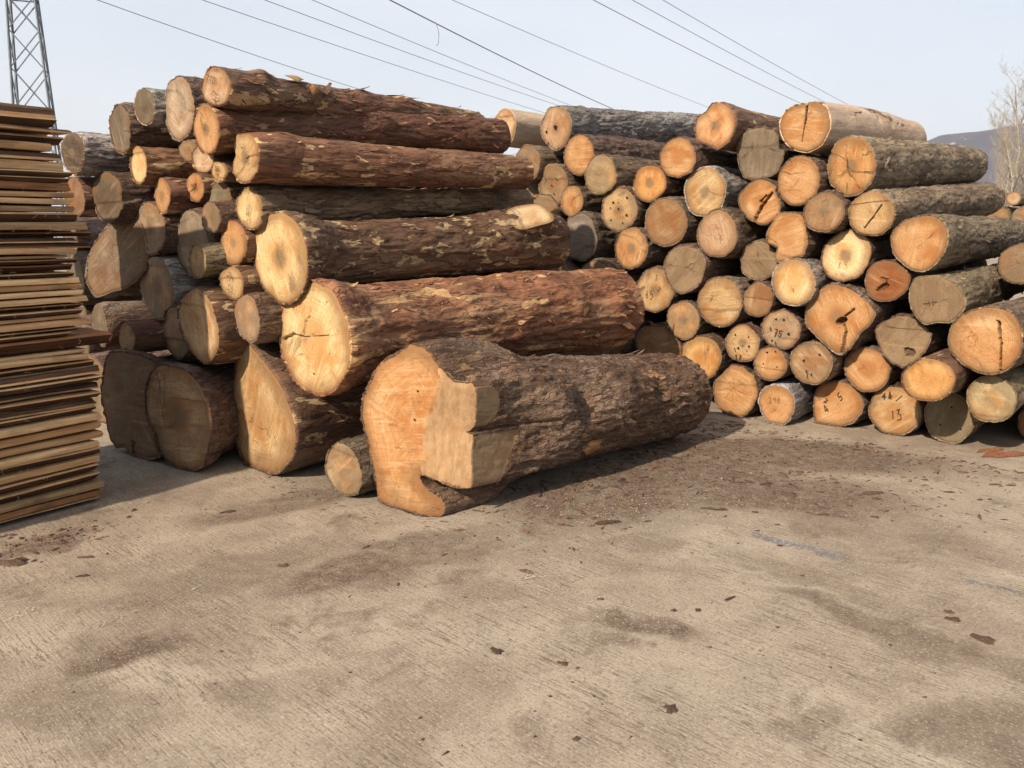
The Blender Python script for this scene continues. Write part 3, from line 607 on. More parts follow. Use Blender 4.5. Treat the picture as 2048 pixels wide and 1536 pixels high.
# key: wood colour, weathering 0..1, bark, (points round, rings along), label
INFO = {
'L1': (T_, .30, 'red', (128, 230), 'topmost long log of the left pile, numbers written on its tan end'),
'L2': (O_, .15, 'red', (128, 240), 'dark barked long log directly under the topmost log of the left pile'),
'L3': (Y_, .10, 'red', (132, 240), 'long brown log with kidney-shaped pale end, third from the top of the left pile'),
'L4': (P_, .15, 'moss', (120, 240), 'slim long log with pale numbered end, fourth from the top of the left pile'),
'L5': (P_, .05, 'spot', (190, 290), 'thick scar-spotted log with a sawn branch stub on top, fifth from the top'),
'L6': (P_, .00, 'strip', (200, 300), 'huge red-barked log with pale cracked end, resting above the front log'),
'L7': ((.36, .212, .10), .30, 'furrow', (260, 300), 'massive front log on the concrete with trimmed buttress at its butt'),
'L8': (Y_, .40, 'red', (150, 110), 'pear-shaped pale log end on the concrete, below the huge red-barked log'),
'L9': ((.27, .19, .115), .55, 'furrow', (96, 60), 'small grey-brown log on the concrete beside the massive front log'),
'L10': ((.27, .19, .115), .45, 'furrow', (130, 70), 'big shaded log on the ground, left of the pear-shaped log end'),
'L11': ((.20, .145, .10), .55, 'furrow', (130, 60), 'dark split-edged log on the ground nearest the plank stack'),
'L12': ((.36, .265, .155), .30, 'spot', (120, 70), 'leaning oval log with feathered saw tear, above the big shaded ground log'),
'L13': ((.28, .205, .13), .55, 'furrow', (84, 40), 'flat grey log end tucked left of the leaning oval log'),
'L14': ((.26, .17, .10), .4, 'red', (84, 40), 'small red-barked log lying above the dark split-edged ground log'),
'L15': ((.30, .22, .14), .55, 'grey', (96, 50), 'weathered oval log left of and above the leaning oval log'),
'L16': (T_, .65, 'furrow', (96, 50), 'small grey-tan log end tucked between the huge red-barked and leaning oval logs'),
'L17': (Y_, .20, 'red', (84, 40), 'small yellow log end with dark number, left of the thick scar-spotted log'),
'L18': (O_, .15, 'red', (84, 40), 'orange log end with fan-shaped saw marks, left of the thick scar-spotted log'),
'L19': (Y_, .60, 'moss', (84, 50), 'slim log with number, lying in front of the tall grey log end'),
'L20': ((.25, .20, .14), .7, 'furrow', (96, 50), 'tall grey weathered log end behind the slim numbered log'),
'L21': ((.27, .20, .13), .6, 'furrow', (96, 50), 'grey log end with pale vertical streak, left of the tall grey log end'),
'L22': ((.15, .11, .078), .5, 'furrow', (110, 50), 'very dark broad log end just right of the plank stack'),
'L23': (B_, .75, 'furrow', (72, 30), 'little grey-brown log end under the green-grey log end'),
'L24': ((.125, .115, .085), .45, 'moss', (84, 40), 'green-grey log end left of the slim long log'),
'L25': (O_, .40, 'red', (96, 60), 'reddish log with half-shaded orange end, under the small bright-ended log'),
'L26': (O_, .05, 'red', (84, 40), 'little orange log end with number, right of the half-shaded orange end'),
'L27': (Y_, .10, 'red', (72, 30), 'smallest yellow log end with number, touching the kidney-ended log'),
'L28': (T_, .35, 'red', (72, 30), 'pinkish rounded log end under the dark barked long log'),
'L29': (B_, .60, 'moss', (72, 30), 'little dull log end wedged under the big grey oval log'),
'L30': (P_, .00, 'red', (96, 70), 'slim log with bright yellow end, lying above the shade-darkened grey round log'),
'L31': ((.085, .07, .053), .45, 'furrow', (96, 60), 'shade-darkened grey round log end beside the plank stack, below the bright yellow end'),  # wood darkened as if shaded; nothing built here casts that shade
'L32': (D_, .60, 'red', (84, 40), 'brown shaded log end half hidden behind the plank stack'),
'L33': ((.06, .05, .038), .45, 'grey', (96, 60), 'shade-blackened grey-barked log sticking out at the top of the plank stack'),  # dark wood stands in for shade; the sun reaches this end
'L34': ((.105, .087, .064), .45, 'furrow', (96, 60), 'grey log end leftmost against the sky, resting on the shade-blackened log'),  # weathered grey, with extra shade painted into the wood colour
'L35': ((.10, .084, .063), .45, 'grey', (96, 60), 'grey streaked log at the skyline left of the big grey oval log'),  # grey end, its wood also darkened in place of shade
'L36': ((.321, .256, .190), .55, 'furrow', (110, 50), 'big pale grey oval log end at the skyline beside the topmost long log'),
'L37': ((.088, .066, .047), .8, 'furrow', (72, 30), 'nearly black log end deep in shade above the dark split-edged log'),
'R1': ((.365, .263, .161), .20, 'bare', (96, 60), 'peeled tan log on the skyline at the left end of the right pile'),
'R2': (T_, .25, 'grey', (130, 170), 'long grey-barked log on the skyline with reddish knotty end'),
'R3': (O_, .10, 'furrow', (110, 120), 'orange-ended log directly under the long grey-barked skyline log'),
'R4': (Y_, .65, 'moss', (110, 110), 'half grey, half orange log end below the orange end under the grey-barked log'),
'R5': (B_, .70, 'moss', (84, 50), 'dull log behind the far end of the kidney-ended log'),
'R6': (B_, .55, 'moss', (84, 40), 'dull log end with five bored holes, leftmost of the two holed ends'),
'R7': (O_, .20, 'furrow', (84, 40), 'small half-shaded orange end right below the leftmost holed end'),
'R8': (Y_, .50, 'furrow', (90, 40), 'pale log end peppered with round holes, centre-left of the right pile'),
'R9': ((.380, .212, .077), .05, 'red', (90, 40), 'clean bright orange end up and right of the hole-peppered end'),
'R10': (O_, .20, 'furrow', (90, 50), 'orange end with pale fringe, between the skyline logs of the right pile'),
'R11': ((.394, .245, .128), .05, 'red', (110, 90), 'pinkish-orange polygonal end at the skyline left of the weathered grey end'),
'R12': (Y_, .30, 'grey', (96, 50), 'large tan round end below the pale-fringed orange end'),
'R13': (B_, .25, 'furrow', (96, 40), 'large brown round end with darker heart, below the clean bright orange end'),
'R14': (O_, .10, 'furrow', (90, 40), 'bright orange end just right of the far end of the scar-spotted log'),
'R15': ((.175, .157, .139), .95, 'furrow', (96, 50), 'silver-grey frayed log end behind the sawn branch stub'),
'R16': (T_, .15, 'furrow', (96, 40), 'ribbed tan end with flat right side below the large tan round end'),
'R17': (B_, .85, 'furrow', (96, 50), 'grey-brown end with pale diamond heart, left-centre of the right pile'),
'R18': (Y_, .15, 'furrow', (90, 40), 'yellow end with written 65, next to the far end of the huge red-barked log'),
'R19': (B_, .90, 'furrow', (84, 40), 'dark weathered end left of the notched brown end'),
'R20': (Y_, .30, 'furrow', (96, 50), 'large yellow end with dark saw smears, centre of the right pile'),
'R21': (B_, .45, 'furrow', (80, 40), 'small brown round end between the smeared yellow end and the ringed orange end'),
'R22': (O_, .60, 'furrow', (84, 40), 'grey end with orange heart, above the honey-coloured smooth end'),
'R23': (B_, .45, 'furrow', (90, 40), 'shaded brown end peeking out above the far end of the massive front log'),
'R24': ((.380, .237, .099), .00, 'furrow', (90, 40), 'honey-coloured smooth end above the far end of the massive front log'),
'R25': (Y_, .40, 'furrow', (84, 40), 'yellow end with black bore marks, right of the honey-coloured smooth end'),
'R26': (T_, .60, 'furrow', (90, 40), 'pinkish grey end with written 75, left of the hollow-hearted big end'),
'R27': (O_, .10, 'furrow', (84, 40), 'small clean orange end under the pinkish grey end with 75'),
'R28': (O_, .20, 'furrow', (110, 40), 'star-cracked end on the ground, leftmost of the bottom row'),
'R29': (O_, .05, 'grey', (90, 50), 'orange end with scribbled number on the ground, second in the bottom row'),
'R30': (B_, .55, 'moss', (90, 40), 'dull olive end with black stroke, under the hollow-hearted big end'),
'R31': (O_, .15, 'furrow', (100, 40), 'flat-bottomed orange end with written 5 and 4, on the ground'),
'R32': (Y_, .45, 'furrow', (100, 40), 'yellow-grey end with written 44 and 13, on the ground'),
'R33': ((.175, .146, .091), .80, 'moss', (100, 40), 'olive-grey end on the ground, right of the end marked 13'),
'R34': ((.343, .285, .168), .55, 'moss', (100, 50), 'pale weathered oval end resting right of the olive-grey ground log'),
'R35': (D_, .20, 'red', (84, 40), 'reddish ground log cut off by the right edge of the picture'),
'R36': (O_, .10, 'furrow', (96, 40), 'plain orange end resting above the flat-bottomed ground log'),
'R37': ((.380, .226, .088), .05, 'red', (100, 60), 'orange oval end with clear rings, above the end marked 13'),
'R38': (O_, .15, 'furrow', (150, 70), 'hollow-hearted big end with chopped lower tip in the middle of the right pile'),
'R39': (B_, .90, 'furrow', (100, 40), 'dark weathered lumpy end right of the hollow-hearted big end'),
'R40': (O_, .05, 'moss', (160, 110), 'big orange end with a long split, at the right edge of the picture'),
'R41': (B_, .75, 'moss', (120, 150), 'grey-brown frayed end of a knotty log, above the big split orange end'),
'R42': (D_, .10, 'red', (90, 50), 'deep red-brown end under the pale ringed end of the right pile'),
'R43': ((.526, .416, .248), .00, 'furrow', (100, 50), 'palest cream end in the right pile, a pencilled number on it'),
'R44': (P_, .05, 'grey', (96, 50), 'pale ringed end with brown rim, left below the cream end'),
'R45': (O_, .25, 'furrow', (110, 50), 'notched brown-orange end with grey heart, left of the cream end'),
'R46': (O_, .25, 'furrow', (140, 50), 'rotten end with ragged black diagonal split, below the weathered grey end'),
'R47': (G_, .95, 'furrow', (110, 60), 'big weathered grey end at the skyline between two orange ends'),
'R48': (O_, .30, 'bare', (150, 170), 'peeled pale log with clefted round end on top of the right pile'),
'R49': (O_, .15, 'furrow', (96, 40), 'orange end crossed by a straight saw step, under the peeled pale log'),
'R50': (B_, .45, 'furrow', (90, 40), 'small brown end under the saw-stepped orange end'),
'R51': ((.365, .219, .095), .25, 'moss', (130, 200), 'long log with star-checked brown end, right under the peeled pale log'),
'R52': (Y_, .40, 'moss', (130, 200), 'long olive-barked log with diagonal cleft in its end, third on the right'),
'R53': (O_, .05, 'moss', (140, 170), 'long grey-barked log with broad orange end, running off the right edge'),
'R54': (T_, .1, 'moss', (48, 30), 'tiny distant round log end at the far right, behind the long logs'),
'R55': (B_, .5, 'moss', (48, 24), 'brown log top just visible under the tiny distant log end, left one'),
'R56': (B_, .5, 'moss', (48, 24), 'brown log top just visible under the tiny distant log end, right one'),
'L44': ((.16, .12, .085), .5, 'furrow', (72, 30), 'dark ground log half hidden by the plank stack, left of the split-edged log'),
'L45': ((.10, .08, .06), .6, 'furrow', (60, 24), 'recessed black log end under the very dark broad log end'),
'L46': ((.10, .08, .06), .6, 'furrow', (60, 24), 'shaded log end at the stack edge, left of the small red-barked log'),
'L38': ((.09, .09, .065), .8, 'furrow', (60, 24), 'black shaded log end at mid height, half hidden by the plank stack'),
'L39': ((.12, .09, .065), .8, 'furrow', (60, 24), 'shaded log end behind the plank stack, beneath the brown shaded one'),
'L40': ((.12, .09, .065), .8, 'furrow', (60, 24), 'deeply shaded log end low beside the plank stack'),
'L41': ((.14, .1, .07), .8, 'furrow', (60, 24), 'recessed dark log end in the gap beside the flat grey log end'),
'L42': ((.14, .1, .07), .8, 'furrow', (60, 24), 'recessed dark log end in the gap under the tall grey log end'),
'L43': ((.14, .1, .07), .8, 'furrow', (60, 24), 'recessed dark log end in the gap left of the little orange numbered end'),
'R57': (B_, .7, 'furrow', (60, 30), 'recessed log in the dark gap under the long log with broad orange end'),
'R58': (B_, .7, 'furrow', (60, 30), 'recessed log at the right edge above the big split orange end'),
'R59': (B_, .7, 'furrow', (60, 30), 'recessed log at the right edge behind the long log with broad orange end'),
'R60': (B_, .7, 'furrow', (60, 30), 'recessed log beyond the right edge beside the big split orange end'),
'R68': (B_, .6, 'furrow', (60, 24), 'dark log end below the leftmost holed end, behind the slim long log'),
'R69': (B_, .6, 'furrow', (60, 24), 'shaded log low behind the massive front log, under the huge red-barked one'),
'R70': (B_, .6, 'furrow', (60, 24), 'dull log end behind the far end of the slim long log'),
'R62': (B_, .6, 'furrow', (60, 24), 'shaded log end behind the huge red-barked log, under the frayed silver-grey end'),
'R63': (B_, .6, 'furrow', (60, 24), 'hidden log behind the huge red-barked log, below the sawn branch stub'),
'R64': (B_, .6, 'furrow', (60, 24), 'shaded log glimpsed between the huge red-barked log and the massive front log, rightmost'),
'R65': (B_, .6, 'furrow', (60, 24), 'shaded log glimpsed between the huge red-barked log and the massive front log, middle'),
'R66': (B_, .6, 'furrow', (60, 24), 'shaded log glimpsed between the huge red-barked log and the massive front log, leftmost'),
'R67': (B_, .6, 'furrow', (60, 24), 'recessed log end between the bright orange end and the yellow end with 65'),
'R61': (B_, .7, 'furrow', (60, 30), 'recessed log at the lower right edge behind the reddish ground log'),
}

DIG = {
'0': [[(.5, 1), (.15, .8), (.1, .3), (.4, 0), (.8, .2), (.85, .7), (.5, 1)]],
'1': [[(.3, .75), (.6, 1), (.55, 0)]],
'2': [[(.1, .8), (.4, 1), (.8, .8), (.6, .45), (.1, 0), (.9, .05)]],
'3': [[(.1, .95), (.7, 1), (.4, .6), (.85, .4), (.6, .02), (.1, .1)]],
'4': [[(.6, 0), (.65, 1), (.05, .35), (.95, .4)]],
'5': [[(.85, 1), (.25, .95), (.2, .55), (.7, .55), (.8, .2), (.4, 0), (.1, .1)]],
'6': [[(.75, 1), (.25, .6), (.15, .2), (.5, 0), (.8, .25), (.5, .5), (.2, .3)]],
'7': [[(.1, .95), (.85, 1), (.35, 0)], [(.25, .5), (.75, .52)]],
'8': [[(.5, .52), (.15, .78), (.5, 1), (.8, .78), (.5, .52), (.12, .22), (.5, 0), (.85, .25), (.5, .52)]],
'9': [[(.8, .65), (.4, .5), (.15, .8), (.5, 1), (.8, .75), (.7, 0)]],
'/': [[(.2, 0), (.8, 1)]],
}
# number writing: text, x, z (in half heights), size, turn, line width (m)
MARKS = {
'L1': [('773', -.25, .35, .42, -.25, .007), ('1', .1, .8, .2, 0, .007), ('1', .3, .8, .2, 0, .007), ('132', -.05, -.5, .42, -.9, .007)],
'L3': [('2/12', .15, .15, .34, -1.1, .006)], 'L4': [('43', .0, -.25, .3, -.2, .006), ('2113', -.2, -.62, .34, .15, .006)],
'L17': [('29', .05, .35, .45, -1.0, .006), ('52', .0, -.4, .5, -.9, .006)], 'L26': [('24', .05, .05, .6, .1, .006)],
'L27': [('35', 0, .3, .5, -.2, .006), ('2', .1, -.4, .5, 0, .006)], 'L19': [('35', 0, .3, .4, -.3, .006)], 'L2': [('2', .0, .1, .25, 0, .006)],
'R18': [('65', -.25, -.2, .36, -.05, .007), ('2', .3, .05, .3, -.2, .007), ('3', .1, .55, .3, 0, .007)],
'R25': [('1', -.4, -.35, .25, .3, .012), ('17', -.15, -.75, .34, .2, .012)],
'R26': [('75', -.1, -.2, .4, -.1, .011), ('1', -.2, -.75, .3, .4, .011), ('4', -.55, 0, .3, .2, .009)],
'R29': [('298', -.1, .25, .36, .1, .005)], 'R30': [('1', -.1, -.5, .45, .3, .014), ('4', .1, -.5, .2, .1, .008)],
'R31': [('4', -.5, -.25, .34, .5, .013), ('5', .1, .35, .34, .5, .013), ('2', -.55, .1, .26, -.5, .012)],
'R32': [('4', -.45, .55, .32, .1, .014), ('4', -.2, .6, .3, .0, .014), ('13', .1, -.12, .42, .1, .013), ('/', .15, .55, .3, -.4, .009)],
'R43': [('85', -.05, -.35, .36, .0, .004)], 'R20': [('7', -.35, .1, .3, -.4, .005)], 'R44': [('7', .05, -.35, .2, 0, .004)],
'R41': [('11', -.2, -.1, .2, .2, .008)],
}
# hairline checks: x0,z0,x1,z1 in half heights, width in m
CRACKS = {
'L5': [(0, 0, -.1, .6, .004), (0, 0, .35, .35, .003), (.05, .05, .5, -.1, .003)],
'L7': [(-.35, -.25, -.1, -.2, .005), (-.3, .3, -.35, .05, .004), (-.05, .35, 0, .2, .005), (-.05, -.45, -.12, -.25, .004), (.28, -.85, .15, -.95, .006), (-.5, .0, -.2, .05, .004)],
'L8': [(-1.02, -.1, -.2, -.3, .006), (-.2, -.3, .3, -.32, .005), (-.25, -.12, -.55, -.4, .007), (-.4, -.5, .0, -.7, .004), (.0, -.25, .35, -.6, .004)],
'L10': [(-.3, -.55, .7, -.45, .005), (-.6, -.1, -.2, -.15, .005)],
'L12': [(-.2, .7, .55, -.8, .006)],
'R11': [(0, .1, -.25, -.5, .006), (0, .1, -.5, .4, .004), (0, .1, .5, .45, .004), (-.4, .5, -.1, .25, .005)],
'R28': [(-.1, .1, -.9, -.05, .006), (-.1, .1, .8, -.08, .006), (-.1, .1, -.1, .85, .004), (-.1, .1, -.05, -.85, .004), (-.1, .1, .55, .55, .004), (-.1, .1, -.6, .6, .004), (-.1, .1, .6, -.6, .004), (-.1, .1, -.6, -.6, .004)],
'R13': [(0, 0, .3, -.5, .003), (0, 0, -.4, .2, .003)],
'R17': [(-.9, .15, .0, .08, .006), (0, .08, .8, -.1, .006), (.1, .1, .85, .5, .007)],
'R16': [(-.1, .5, .1, .1, .005), (.1, .1, .3, -.7, .006), (-.3, .4, .6, .2, .004), (-.5, 0, .7, -.25, .004)],
'R47': [(-.7, -.1, -.35, .15, .012), (-.35, .15, -.3, .5, .01), (.3, .2, .75, .05, .01), (-.2, -.6, -.1, -.2, .005)],
'R49': [(-1, .35, .9, .42, .007), (-.2, -.3, .2, .3, .005), (-.6, -.4, .5, -.3, .004)],
'R51': [(-.1, -.1, -.2, .75, .012), (-.1, -.1, -.65, -.45, .011), (-.1, -.1, .3, -.55, .012), (.4, .3, .95, .6, .009), (.5, -.2, 1, -.22, .010), (-.1, -.5, -.1, -.95, .009), (.2, -.6, .7, -.85, .009), (-.8, -.3, -.7, .1, .006)],
'R50': [(0, 0, .1, -.7, .004), (-.1, .5, .4, .8, .004), (0, 0, .7, .1, .003)],
'R12': [(0, 0, .35, .3, .003), (0, -.1, -.3, -.4, .003)],
'R53': [(.25, .1, .6, .5, .006), (-.1, -.2, .25, .05, .004)],
'R19': [(-.1, .5, .1, .0, .008), (.1, 0, .3, -.3, .006), (.1, .0, -.3, -.1, .005)],
'R10': [(-.6, .4, -.2, .55, .005), (-.9, -.3, -.5, -.5, .005)],
'R2': [(-.1, .1, .3, .35, .004), (.1, -.95, .15, -.6, .01), (-.5, -.2, -.4, .4, .004)],
'R36': [(-.1, .15, -.6, -.2, .005), (-.1, .15, .1, -.1, .005), (-.1, .15, -.3, .3, .005)],
'R41': [(-.5, -.15, -.1, -.05, .012), (-.1, -.05, .1, .0, .010), (.1, 0, .6, .2, .004)],
'R24': [(-.2, .1, .3, 0, .002)], 'R9': [(-.3, .2, .3, .4, .003)], 'R42': [(-.3, .2, .3, .15, .02), (0, .2, .05, -.3, .012)],
'R25': [(-.6, .1, -.1, .5, .005), (-.6, .1, -.4, -.15, .006)],
'L1': [(.2, -.3, .5, -.75, .005)], 'L36': [(.1, .8, .15, .0, .004), (.2, -.3, .8, -.2, .004)], 'L21': [(.0, .5, .3, -.8, .006)],
'L15': [(-.1, .9, -.1, -.9, .004)], 'L22': [(.1, .4, .15, -.5, .008), (.1, .4, .6, .45, .006)], 'L2': [(-.25, .7, -.2, -.6, .012)],
'R26': [(.3, .7, .6, .2, .004)], 'R40': [(-.2, .2, -.8, -.2, .003), (-.2, .1, -.3, -.6, .003)],
}
# wide clefts and hollows, cut into the end: x0,z0,x1,z1, half width (half heights), depth (m)
SPLITS = {
'L6': [(-1.0, -.12, -.62, .02, .035, .05), (-.62, .02, -.28, .0, .022, .04), (-.3, .0, -.22, .28, .02, .03), (-.22, .28, -.05, .38, .015, .02), (-.28, .0, .55, .10, .010, .02)],
'R48': [(.05, .95, .0, .1, .055, .06), (.0, .1, -.08, -.55, .03, .04)],
'R46': [(-.15, -.75, .12, -.2, .10, .08), (.12, -.2, .55, .35, .09, .08), (.05, .0, .3, .25, .06, .05)],
'R40': [(.30, .55, .42, -.1, .05, .06), (.42, -.1, .48, -.9, .028, .05), (.24, .58, .32, .56, .03, .04)],
'R52': [(-.25, -.62, .1, -.1, .05, .04), (.1, -.1, .42, .42, .04, .03)],
'R38': [(-.05, -.08, .08, .0, .12, .08), (.06, -.05, .16, -.35, .05, .05), (.16, -.35, .08, -.95, .06, .04), (.1, .1, .33, .3, .05, .03)],
'R39': [(.2, -.35, .3, -.42, .22, .03)],
'R42': [(-.35, -.45, .0, -.2, .20, .035)],
'L11': [(-.05, -.95, -.02, -.7, .05, .06)],
'L10': [(-.52, .85, -.42, -.2, .02, .025), (-.34, .8, -.36, .1, .012, .02), (-.42, -.2, -.2, -.2, .012, .02)],
}
HOLES = {
'R6': [(-.45, .3, .05), (.25, .3, .055), (-.05, .0, .055), (-.6, -.4, .05), (.1, -.4, .05)],
'R8': [(.45, .55, .07), (-.3, .35, .07), (.0, .05, .065), (-.45, .1, .045), (.45, -.25, .075), (.0, .35, .03), (-.4, -.45, .05), (.25, -.6, .05)],
'R25': [(-.4, .45, .06), (.35, .4, .05), (.4, -.1, .08), (-.2, -.25, .08), (.05, -.1, .04), (.3, -.35, .04)],
'R26': [(-.25, .5, .07), (.15, .5, .07), (.45, -.2, .09), (-.4, -.6, .06)],
'R27': [(-.2, .7, .08), (.3, .8, .07), (-.4, .0, .06), (.45, -.1, .06)],
'R30': [(.4, .45, .06), (-.3, .1, .07)], 'R33': [(.05, .45, .05), (-.3, -.3, .05), (.45, -.35, .04)],
'R24': [(.35, .4, .03)], 'R1': [(-.6, -.2, .05)], 'R2': [(.0, .05, .13), (-.55, -.1, .07), (-.45, -.6, .05)],
'L6': [(.02, -.62, .022)], 'L7': [(.02, .48, .016), (-.02, .14, .018)],
}
KNOTS = {  # angle (0 = right-hand side, 90 = top), distance along, size, height
'L1': [(60, .28, .09, .035), (30, .62, .06, .02), (70, 1.1, .1, .02), (80, 1.5, .09, .02)],
'L3': [(60, .2, .16, .02)],
'L5': [(56, 1.95, .50, .07), (20, 2.3, .12, .03), (-20, 1.3, .12, .02)],
'L6': [(25, .5, .22, .03), (40, 1.1, .25, .035), (0, 1.5, .2, .025), (15, 2.1, .14, .03), (55, 1.9, .2, .03), (-5, .9, .2, -.03), (35, 1.5, .15, -.025), (10, 2.6, .15, .03)],
'L7': [(22, 1.02, .13, -.085), (5, 1.05, .09, -.05), (20, 1.85, .10, -.07), (0, 1.95, .07, -.04), (40, 1.35, .2, .03), (30, .75, .2, .045), (15, 1.45, .18, .035), (5, 2.3, .2, .03), (60, .55, .16, .03)],
'R48': [(30, 1.2, .06, -.015), (20, 1.5, .05, -.012)], 'R41': [(35, .55, .1, .03), (25, 1.2, .1, .015)],
'R51': [(40, 1.5, .2, .02), (20, 3.0, .2, .02)], 'R2': [(30, .3, .12, .03)], 'L2': [(40, 1.2, .15, .02)], 'L4': [(30, 1.6, .12, .02)],
}
AMP = {'red': (.014, .008, .003), 'spot': (.016, .010, .004), 'strip': (.030, .014, .004), 'furrow': (.022, .014, .006), 'grey': (.012, .013, .006), 'moss': (.014, .010, .005), 'bare': (.010, .002, .001)}

def resample(poly, n):
    p = np.array(poly, float)
    a = 0.5 * np.sum(p[:, 0] * np.roll(p[:, 1], -1) - np.roll(p[:, 0], -1) * p[:, 1])
    if a < 0: p = p[::-1]
    s = int(np.argmin(np.abs(np.arctan2(p[:, 1], p[:, 0]))))
    p = np.roll(p, -s, 0)
    m = len(p); out = []
    for i in range(m):
        p0, p1, p2, p3 = p[i - 1], p[i], p[(i + 1) % m], p[(i + 2) % m]
        for k in range(12):
            t = k / 12
            q = 0.5 * ((2 * p1) + (-p0 + p2) * t + (2 * p0 - 5 * p1 + 4 * p2 - p3) * t * t + (-p0 + 3 * p1 - 3 * p2 + p3) * t ** 3)
            out.append(0.6 * q + 0.4 * (p1 + (p2 - p1) * t))
    q = np.array(out); q2 = np.vstack([q, q[:1]])
    L = np.concatenate([[0], np.cumsum(np.linalg.norm(np.diff(q2, axis=0), axis=1))])
    t = np.linspace(0, L[-1], n, endpoint=False)
    return np.stack([np.interp(t, L, q2[:, 0]), np.interp(t, L, q2[:, 1])], 1)

def ribbon(mb, pts, w, yf, lift=0.004, taper=False):
    pts = [np.array(p, float) for p in pts]
    for i in range(len(pts) - 1):
        a, b = pts[i], pts[i + 1]
        d = b - a; ln = np.linalg.norm(d)
        if ln < 1e-5: continue
        d /= ln; s = np.array([-d[1], d[0]]) * w / 2
        ka = kb = 1.0
        if taper:
            n = len(pts) - 1
            ka = max(.15, 1 - abs(2 * i / n - .6) * .9); kb = max(.15, 1 - abs(2 * (i + 1) / n - .6) * .9)
        b2 = b + d * w * .3
        v = [(q[0], yf(q[0]) - lift, q[1]) for q in (a - s * ka, b2 - s * kb, b2 + s * kb, a + s * ka)]
        mb.add(v, [(0, 1, 2, 3)])
        lift += 0.00005

def flakes(parent, verts, nu, nv, mat, n, rg, th_lo, th_hi, ymin, size, color):
    """loose curls and scales of bark on the surface; too many to pick apart"""
    mb = MB()
    for _ in range(n):
        th = R(rg.uniform(th_lo, th_hi)); i = int(th / (2 * math.pi) * nu) % nu; j = int(rg.integers(3, nv - 4))
        p = verts[j * nu + i]
        if p[1] < ymin: continue
        q = verts[j * nu + (i + 2) % nu]; r_ = verts[(j + 2) * nu + i]
        t = (q - p); t /= np.linalg.norm(t) + 1e-9
        a = (r_ - p); a /= np.linalg.norm(a) + 1e-9
        nrm = np.cross(t, a); nrm *= np.sign(nrm[0] * p[0] + nrm[2] * p[2]) or 1; nrm /= np.linalg.norm(nrm) + 1e-9
        L = size * rg.lognormal(0, .5); W = L * rg.uniform(.12, .4); ang = rg.normal() * .35
        da = a * math.cos(ang) + t * math.sin(ang); dt = t * math.cos(ang) - a * math.sin(ang)
        lift = rg.uniform(.05, .5) * L * .5; k = 4; v = []
        for m in range(k + 1):
            f = m / k; ww = W * (.35 + math.sin(math.pi * min(1, f + .15)) * rg.uniform(.4, .8))
            c = p + da * (L * (f - .2)) + nrm * (lift * f * f + .003)
            for s in (-.5, .5): v.append(c + dt * ww * s + nrm * (.1 * W * (rg.random() - .3)))
        mb.add([tuple(x) for x in v], [(m * 2, m * 2 + 1, m * 2 + 3, m * 2 + 2) for m in range(k)])
    if mb.v:
        o = mb.build('loose_bark', [mat], parent, color=color); o['kind'] = 'stuff'

def smooth(x): x = np.clip(x, 0, 1); return x * x * (3 - 2 * x)

